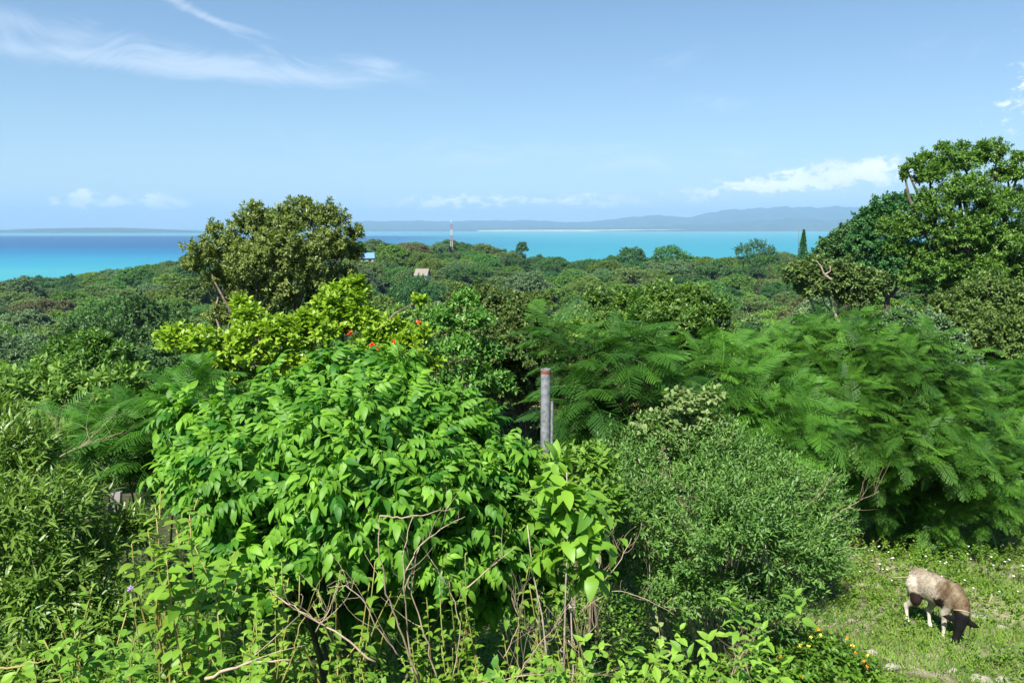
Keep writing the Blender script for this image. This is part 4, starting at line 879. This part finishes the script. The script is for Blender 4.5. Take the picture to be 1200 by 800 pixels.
# flowering bush at the bottom
Y = 6.0
B6 = plobes([(900, 765, 40), (945, 760, 40, .1), (985, 775, 36), (930, 790, 46, -.2), (1015, 785, 24, .1), (870, 785, 34, -.2)], Y)
lan = shrub('flowering_bush', 'low leafy bush dotted with orange and yellow flowers left of the sheep', B6, gp(940, Y), lf_weed, 420, 7, .06, [LF3, leaf_t(.5, 2, .2, .3)], 95, depth=.5, spread=.09, stems=10, stem_r=.005, stem_mat=stem_green, inner=60)
org = plain('orange_petal', (.80, .30, .02), .5); yel = plain('yellow_petal', (.85, .62, .10), .5)
petals('orange_flower', [at(*q) for q in ((914, 769, 5.62), (941, 793, 5.55), (1012, 775, 5.7), (993, 748, 5.9), (1016, 781, 5.7), (1002, 765, 5.75), (907, 730, 5.9), (958, 737, 5.8))], .017, org, lan, 8, 12)
petals('yellow_flower', [at(*q) for q in ((938, 756, 5.65), (947, 757, 5.65), (999, 756, 5.75), (1016, 768, 5.72), (962, 744, 5.8), (951, 746, 5.8))], .017, yel, lan, 9, 12)

# ------------------------------------------------------------------ posts, board, rocks
def post(px, ptop, Y, r, label, rim):
    top = at(px, ptop, Y); b = np.array([top[0], Y, float(ground(top[0], Y)) - .1]); g = thing('pipe_post', label, 'post', b)
    gal = bpy.data.materials.get('galvanised') or plain('galvanised', (.15, .16, .17), .6, .4, .2, noise=(30, (.27, .28, .30), .35, .65), bump=.15)
    ri = .88; a = np.linspace(0, 2 * np.pi, 20, endpoint=False); m = MB(); V = []
    for rr, z in ((r, b[2]), (r, top[2] - .012), (r * 1.04, top[2] - .010), (r * 1.04, top[2]), (r * ri, top[2]), (r * ri, top[2] - .25)):
        V += [(b[0] + rr * math.cos(t), Y + rr * math.sin(t), z) for t in a]
    k = len(a); fs = [(i * k + j, i * k + (j + 1) % k, (i + 1) * k + (j + 1) % k, (i + 1) * k + j) for i in range(5) for j in range(k)] + [tuple(range(5 * k, 6 * k))]
    m.add(V, fs); m.build('pipe', gal, g, False)
    if rim:
        rust = plain('rust', (.30, .07, .025), .9, .2, noise=(40, (.16, .06, .03), .4, .6)); m = MB(); V = []
        for rr, z in ((1.05, .034), (1.055, .018), (1.05, .010)): V += [(b[0] + rr * r * math.cos(t), Y + rr * r * math.sin(t), top[2] - z) for t in a]
        m.add(V, [(i * k + j, i * k + (j + 1) % k, (i + 1) * k + (j + 1) % k, (i + 1) * k + j) for i in range(2) for j in range(k)]); m.build('rusty_band', rust, g)
post(639.5, 432, 5.9, .036, 'grey galvanised pipe post with rusty rim standing in the bushes', True)
post(647, 470, 6.6, .011, 'thinner grey pipe post just behind the rusty rimmed post', False)
def rock(px, py_, Y, sx, sy, sz, label, seed, mat):
    import bmesh
    p = gp(px, Y); bm = bmesh.new(); bmesh.ops.create_icosphere(bm, subdivisions=3, radius=1); rng = RNG(seed); ph = rng.uniform(0, 6, 9)
    for v in bm.verts:
        c = v.co; n = .16 * math.sin(3 * c.x + ph[0]) * math.sin(2.6 * c.y + ph[1]) + .12 * math.sin(5 * c.z + ph[2] + 3 * c.x) + .06 * math.sin(9 * c.y + ph[3] + 7 * c.x)
        v.co = (c.x * sx * (1 + n), c.y * sy * (1 + n), c.z * sz * (1 + n * 1.3))
    me = bpy.data.meshes.new('rock'); bm.to_mesh(me); bm.free(); me.materials.append(mat); me.shade_smooth()
    o = bpy.data.objects.new('rock', me); COL.objects.link(o); o.location = (p[0], p[1], p[2] + sz * .25); tag(o, label, 'rock')
stone = plain('pale_stone', (.27, .255, .21), .95, .2, noise=(7, (.19, .18, .14), .4, .65), bump=.7)
for i, (px, Y, sx, sz, lb) in enumerate([(1045, 7.35, .09, .05, 'pale stone in the grass left of the sheep and above the other stones'), (1022, 7.75, .08, .045, 'small pale stone beside the fine leaved bush in the grass'), (1150, 7.05, .14, .07, 'largest pale stone at the bottom right'), (1176, 7.1, .10, .05, 'pale stone at the right edge of the grass'),
                                         (1117, 7.3, .06, .035, 'small grey stone just below the sheep head'), (1175, 8.6, .10, .03, 'flat pale stone right of the sheep'), (1150, 8.9, .14, .05, 'flat pale bare stone patch behind the sheep head')]):
    rock(px, 0, Y, sx * .75, sx * .6, sz * .75, lb, 500 + i, stone)
def board():
    g0 = at(135, 588, 4.9); m = MB(); w, h, t = .036, .07, .016
    V = [(g0[0] + x * w + .25 * z * w, g0[1] + y * t, g0[2] + z * h) for z in (-6, 1) for x, y in ((-1, -1), (1, -1), (1, 1), (-1, 1))]
    m.add(V, [(0, 3, 2, 1), (4, 5, 6, 7), (0, 1, 5, 4), (1, 2, 6, 5), (2, 3, 7, 6), (3, 0, 4, 7)])
    o = m.build('wooden_stake', plain('weathered_wood', (.27, .26, .24), .9, .2, noise=(12, (.17, .16, .15), .4, .6)), origin=(g0[0], g0[1], g0[2] - .5)); tag(o, 'weathered grey wooden stake end poking out of the left bushes', 'stake')
board()

# ------------------------------------------------------------------ sheep
def sheep():
    def cone(p, a, b, ra, rb):
        a, b = np.array(a, float), np.array(b, float); ab = b - a; t = np.clip(((p - a) @ ab) / (ab @ ab), 0, 1)
        return np.linalg.norm(p - a - t[..., None] * ab, axis=-1) - (ra + (rb - ra) * t)
    S = [((-.27, 0, .515), (-.05, 0, .50), .128, .138), ((-.05, 0, .50), (.20, 0, .49), .138, .130), ((-.15, 0, .45), (.13, 0, .44), .120, .118), ((.20, 0, .47), (.27, -.02, .44), .125, .10),
         ((.20, -.01, .53), (.35, -.06, .44), .110, .088), ((.33, -.05, .46), (.385, -.10, .36), .092, .078), ((.385, -.10, .35), (.385, -.135, .27), .072, .060), ((.385, -.13, .28), (.375, -.20, .09), .056, .036), ((.375, -.195, .11), (.373, -.21, .06), .038, .030),
         ((-.36, 0, .52), (-.405, 0, .40), .030, .022), ((-.405, 0, .40), (-.41, 0, .28), .022, .016)]
    for s, hx in ((1, .15), (-1, -.06)):
        S += [((-.28 + hx * .2, s * .075, .46), (-.20 + hx * .6, s * .09, .32), .095, .062), ((-.20 + hx * .6, s * .09, .32), (-.315 + hx, s * .085, .20), .055, .029), ((-.315 + hx, s * .085, .20), (-.29 + hx, s * .085, .06), .028, .021), ((-.29 + hx, s * .085, .05), (-.265 + hx, s * .085, .018), .023, .026)]
        fx = .05 if s > 0 else -.02
        S += [((.20, s * .075, .44), (.16 + fx * .5, s * .09, .31), .080, .047), ((.16 + fx * .5, s * .09, .31), (.18 + fx, s * .085, .18), .042, .028), ((.18 + fx, s * .085, .18), (.175 + fx, s * .085, .06), .026, .020), ((.175 + fx, s * .085, .05), (.20 + fx, s * .085, .018), .022, .026)]
    h = .0125; lo = np.array([-.50, -.26, -.02]); hi = np.array([.68, .28, .70]); dim = np.ceil((hi - lo) / h).astype(int)
    gx, gy, gz = [lo[i] + h * np.arange(dim[i]) for i in range(3)]; p = np.stack(np.meshgrid(gx, gy, gz, indexing='ij'), -1)
    d = np.full(p.shape[:3], 9.0)
    for a, b, ra, rb in S:
        e = cone(p, a, b, ra, rb); k = .028; hh = np.clip(.5 + .5 * (d - e) / k, 0, 1); d = d * (1 - hh) + e * hh - k * hh * (1 - hh)
    EX = unit(np.array([.81, .57, 0.])); FD = unit(np.array([-.01, -.07, -.27])); NM = np.cross(EX, FD)      # head: across, down the face, out of the forehead
    for s in (1, -1):                                             # ears: flat, held out sideways
        ax = unit(s * EX + FD * .22 * (1 if s > 0 else -.1)); a = np.array([.385, -.115, .325]) + EX * s * .055; rel = p - a; t = np.clip(rel @ ax / .145, 0, 1); off = rel - (t * .145)[..., None] * ax
        w = .034 * np.sin(np.pi * (.25 + .70 * t)) + .004; th = .014; up = unit(FD - ax * (FD @ ax)); fr = np.cross(ax, up)
        e = (np.sqrt(((off @ fr) / th) ** 2 + ((off @ up) / w) ** 2 + ((off @ ax) / .02) ** 2) - 1) * th * .8
        k = .012; hh = np.clip(.5 + .5 * (d - e) / k, 0, 1); d = d * (1 - hh) + e * hh - k * hh * (1 - hh)
    # surface nets
    sg = d < 0; c8 = [(i, j, k) for i in (0, 1) for j in (0, 1) for k in (0, 1)]; n = [s - 1 for s in d.shape]
    cnt = sum(sg[i:i + n[0], j:j + n[1], k:k + n[2]].astype(int) for i, j, k in c8); act = (cnt > 0) & (cnt < 8)
    acc = np.zeros((*n, 3)); wt = np.zeros(n)
    for a in c8:
        for ax in range(3):
            if a[ax]: continue
            b = list(a); b[ax] = 1
            da = d[a[0]:a[0] + n[0], a[1]:a[1] + n[1], a[2]:a[2] + n[2]]; db = d[b[0]:b[0] + n[0], b[1]:b[1] + n[1], b[2]:b[2] + n[2]]
            cr = (da < 0) != (db < 0); t = np.where(cr, da / np.where(da - db == 0, 1, da - db), 0)
            pos = np.array(a, float)[None, None, None] + t[..., None] * np.eye(3)[ax]; acc += pos * cr[..., None]; wt += cr
    ids = np.full(n, -1); I = np.argwhere(act); ids[act] = np.arange(len(I)); V = lo + h * (I + acc[act] / wt[act][:, None]); Fq = []
    for ax in range(3):
        u, v = (ax + 1) % 3, (ax + 2) % 3; sl0 = [slice(None)] * 3; sl1 = [slice(None)] * 3; sl0[ax] = slice(0, -1); sl1[ax] = slice(1, None)
        E = np.argwhere(sg[tuple(sl0)] != sg[tuple(sl1)]); E = E[(E[:, u] > 0) & (E[:, v] > 0) & (E[:, u] < n[u]) & (E[:, v] < n[v])]
        eu, ev = np.eye(3, dtype=int)[u], np.eye(3, dtype=int)[v]; q = [E, E - eu, E - eu - ev, E - ev]; f = np.stack([ids[tuple(c.T)] for c in q], -1)
        fl = sg[tuple(E.T)]; f[~fl] = f[~fl][:, ::-1]; Fq.append(f)
    Fq = np.concatenate(Fq); Fq = Fq[(Fq >= 0).all(1)]
    for _ in range(2):                                            # light smoothing
        s = np.zeros_like(V); c = np.zeros(len(V))
        for i in range(4):
            a, b = Fq[:, i], Fq[:, (i + 1) % 4]; np.add.at(s, a, V[b]); np.add.at(s, b, V[a]); np.add.at(c, a, 1); np.add.at(c, b, 1)
        V = V * .5 + .5 * s / c[:, None]
    # coat markings
    x, y, z = V.T; nz = np.sin(17 * x + 3 * y) * np.sin(13 * z + 5 * y + 1) + .5 * np.sin(37 * x + 11 * z) * np.sin(29 * y + 19 * z) + .35 * np.sin(71 * x + 23 * y) * np.sin(57 * z - 31 * x)
    Cc = np.tile(np.array([.36, .315, .245]), (len(V), 1))
    def paint(w, col):
        w = np.clip(w, 0, 1)[:, None]; Cc[:] = Cc * (1 - w) + np.array(col) * w
    paint(smooth(nz, -.1, .7) * .55 * smooth(z, .46, .54), (.17, .125, .085)); paint(smooth(z + .03 * nz, .58, .63) * .75, (.21, .17, .125))
    paint(smooth(x + .10 * nz, .02, .24) * smooth(z + .03 * nz, .36, .46), (.145, .105, .062)); paint(smooth(nz, .15, .6) * smooth(x, .06, .2) * smooth(z, .4, .5) * .75, (.085, .045, .022))
    paint(smooth(.40 - z + .02 * nz, -.02, .05), (.44, .39, .31)); paint(smooth(-.20 - x + .06 * nz, 0, .10) * smooth(z, .28, .38) * smooth(.60 - z, -.02, .05), (.54, .49, .40))
    paint(smooth(.095 - np.hypot(x + .235, z - .335) + .012 * nz, 0, .02) * (y < -.03), (.022, .013, .010)); paint(smooth(.075 - np.hypot((x - .10) * .8, z - .40) + .015 * nz, 0, .02) * (y < -.02), (.022, .014, .010))
    paint(smooth(.24 - z, -.02, .04), (.56, .52, .44)); paint((z < .035) * 1.0 * (x < .33), (.05, .045, .04))
    hw = (V - np.array([.385, -.10, .385])) @ FD; paint(smooth(hw + .004 * nz, -.034, -.014) * smooth(x, .26, .30) * (y < .06), (.006, .0055, .006))
    for s in (1, -1): paint(smooth((V - np.array([.385, -.11, .33])) @ EX * s, .060, .075) * (smooth(x, .27, .29) if s > 0 else 1.0 * (y < -.165)) * (z > .22) * (z < .40) * (np.abs((V - np.array([.385, -.11, .33])) @ NM) < .055), (.006, .0055, .006))
    hd = unit(np.array([.45, -.89])); Rz = np.array([[hd[0], -hd[1], 0], [hd[1], hd[0], 0], [0, 0, 1]]) @ np.diag([.88, .80, 1.06])
    Yb = 8.35; b = gp(1096, Yb); b[2] -= .02
    g = thing('sheep', 'brown and cream sheep with black head grazing on the grassy slope', 'sheep', b)
    m = MB(); m.raw(V @ Rz.T + b, Fq.ravel(), np.full(len(Fq), 4, np.int32), np.full(len(V), .5), np.zeros(len(Fq), np.int32))
    mt = bpy.data.materials.new('sheep_coat'); mt.use_nodes = True; gg = NT(mt.node_tree); bs = gg.n['Principled BSDF']
    ca = gg.new('ShaderNodeAttribute', attribute_name='coat').outputs['Color']; tc = gg.new('ShaderNodeTexCoord').outputs['Object']
    hs = gg.new('ShaderNodeHueSaturation'); gg.put(hs.inputs['Color'], ca); gg.put(hs.inputs['Value'], gg.m('ADD', .35, gg.m('MULTIPLY', gg.noise(tc, 38, 7, .8), 1.2)))
    gg.put(bs.inputs['Base Color'], hs.outputs[0]); bs.inputs['Roughness'].default_value = .85; bs.inputs['Specular IOR Level'].default_value = .15; bs.inputs['Sheen Weight'].default_value = 0.0
    bp = gg.new('ShaderNodeBump'); bp.inputs['Strength'].default_value = .6; bp.inputs['Distance'].default_value = .012; gg.put(bp.inputs['Height'], gg.noise(tc, 60, 5, .7)); gg.put(bs.inputs['Normal'], bp.outputs[0])
    o = m.build('body', mt, g, True); at_ = o.data.color_attributes.new('coat', 'FLOAT_COLOR', 'POINT'); at_.data.foreach_set('color', np.column_stack([Cc, np.ones(len(Cc))]).astype(np.float32).ravel())
    N3 = np.zeros_like(V)                                          # tufts of fleece over the body, coloured like the coat below them
    e1, e2 = V[Fq[:, 1]] - V[Fq[:, 0]], V[Fq[:, 3]] - V[Fq[:, 0]]; fn = np.cross(e1, e2)
    for i in range(4): np.add.at(N3, Fq[:, i], fn)
    N3 = unit(N3)
    if (N3 * (V - V.mean(0))).sum() < 0: N3 = -N3
    rg = RNG(12); cand = np.where((V[:, 2] > .30) & (hw < -.03) & (V[:, 0] > -.36))[0]; pick = rg.choice(cand, 7000); fl = MB()
    D = N3[pick] * .22 + np.array([-.35, 0, -.6]) + rg.normal(0, .35, (len(pick), 3)); TF = MB(); TF.add([(-.11, 0, 0), (.11, 0, 0), (.05, .6, .05), (-.04, 1, -.05)], [(0, 1, 2, 3)]); TF = TF.template()
    P0 = (V[pick] + rg.normal(0, .004, (len(pick), 3))) @ Rz.T + b; fl.inst(TF, frames(D @ Rz.T, N3[pick] @ Rz.T), P0, rg.uniform(.012, .026, len(pick)))
    fo = fl.build('fleece', mt, g); fc = np.repeat(Cc[pick] * rg.uniform(.72, 1.2, (len(pick), 1)), 4, 0); fa = fo.data.color_attributes.new('coat', 'FLOAT_COLOR', 'POINT'); fa.data.foreach_set('color', np.column_stack([fc, np.ones(len(fc))]).astype(np.float32).ravel())
    def W(q): return np.array(q) @ Rz.T + b
    em = plain('sheep_eye', (.03, .018, .008), .15, .6)
    for s in (1, -1):
        import bmesh
        bm = bmesh.new(); bmesh.ops.create_uvsphere(bm, u_segments=10, v_segments=8, radius=.011); me = bpy.data.meshes.new('eye'); bm.to_mesh(me); bm.free(); me.materials.append(em)
        e = bpy.data.objects.new('eye', me); COL.objects.link(e); e.parent = g; e.location = tuple((np.array([.383, -.148, .262]) + EX * s * .047 + NM * .028) @ Rz.T)
    rope = plain('rope_fibre', (.36, .29, .18), .9, .2); dk = plain('rope_dark', (.06, .05, .04), .9, .2)
    c0 = np.array([.365, -.085, .405]); u = np.array([.81, .57, 0.]); axn = unit(np.array([.25, -.35, -.9])); u = unit(u - axn * (u @ axn)); v = np.cross(axn, u); m = MB(); t = np.linspace(0, 2 * np.pi, 17)
    m.tube([W(c0 + .088 * (np.cos(k) * u + np.sin(k) * v)) for k in t], .006, 6, cap=False)
    o = m.build('collar_rope', rope, thing('tether_collar', 'thin cord tied round the neck of the sheep', 'cord', W(c0)))
    m = MB(); m.tube(arc(W(c0 + .088 * u), W((.46, -.08, .10)), 6, (.02, 0, 0)), .006, 6); m.build('loose_end', dk, o.parent)
    m = MB(); A = [at(985, 645, 7.6), at(1003, 652, 7.8), at(1022, 664, 8.1), at(1045, 677, 8.5), W((-.38, .12, .50)), W((-.2, .18, .50)), W((.15, .17, .50)), W(c0 + .088 * v * (1 if v[1] > 0 else -1))]
    A = np.array(A); tt = np.linspace(0, len(A) - 1, 40); pts = np.stack([np.interp(tt, np.arange(len(A)), A[:, i]) for i in range(3)], -1); pts[1:-1] = .25 * pts[:-2] + .5 * pts[1:-1] + .25 * pts[2:]
    o = m.tube(pts, .006, 6) or m.build('tether_rope', rope); tag(o, 'thin tan tether rope running from the fine leaved bush to the sheep', 'rope')
sheep()

# ------------------------------------------------------------------ forest labels
def forest_labels():
    T = [o for o in COL.objects if o.name.startswith('forest_tree')]
    def zone(px): return ('beneath blue water' if px < 225 else 'under olive tree' if px < 440 else 'beneath the mast' if px < 620 else 'beneath the bay' if px < 880 else 'by tallest tree')
    def row(y): return 'close behind the bushes' if y < 45 else 'midway down the slope' if y < 105 else 'far down the slope'
    NUM = 'one two three four five six seven eight nine ten eleven twelve thirteen fourteen fifteen sixteen seventeen eighteen nineteen twenty'.split()
    ORD = 'first second third fourth fifth sixth seventh eighth ninth tenth eleventh twelfth thirteenth fourteenth fifteenth sixteenth seventeenth eighteenth nineteenth twentieth'.split()
    G = {}
    for o in T:
        s = SPOTS[o['spot']]; q = o['kindnum']
        nm = KIND[q][0]
        G.setdefault((nm, zone(s[6]), row(s[1])), []).append((s[6], o))
    for (k, z, r), L in G.items():
        L.sort(key=lambda e: e[0]); n = len(L)
        for i, (_, o) in enumerate(L):
            o['group'] = f'{k} trees {z}, {r}'
            if n == 1: o['label'] = f'lone {k} tree {z}, {r}'
            else:
                w = 'leftmost' if i == 0 else 'rightmost' if i == n - 1 else ORD[min(i, 19)] + ' from left'
                o['label'] = f"{w} of {NUM[n - 1] if n <= 20 else 'many'} {k} trees {z}, {r}"
    for o in T:
        for k in ('spot', 'kindnum', '_o'):
            if k in o: del o[k]
forest_labels()
for o in COL.objects:
    if '_o' in o: del o['_o']
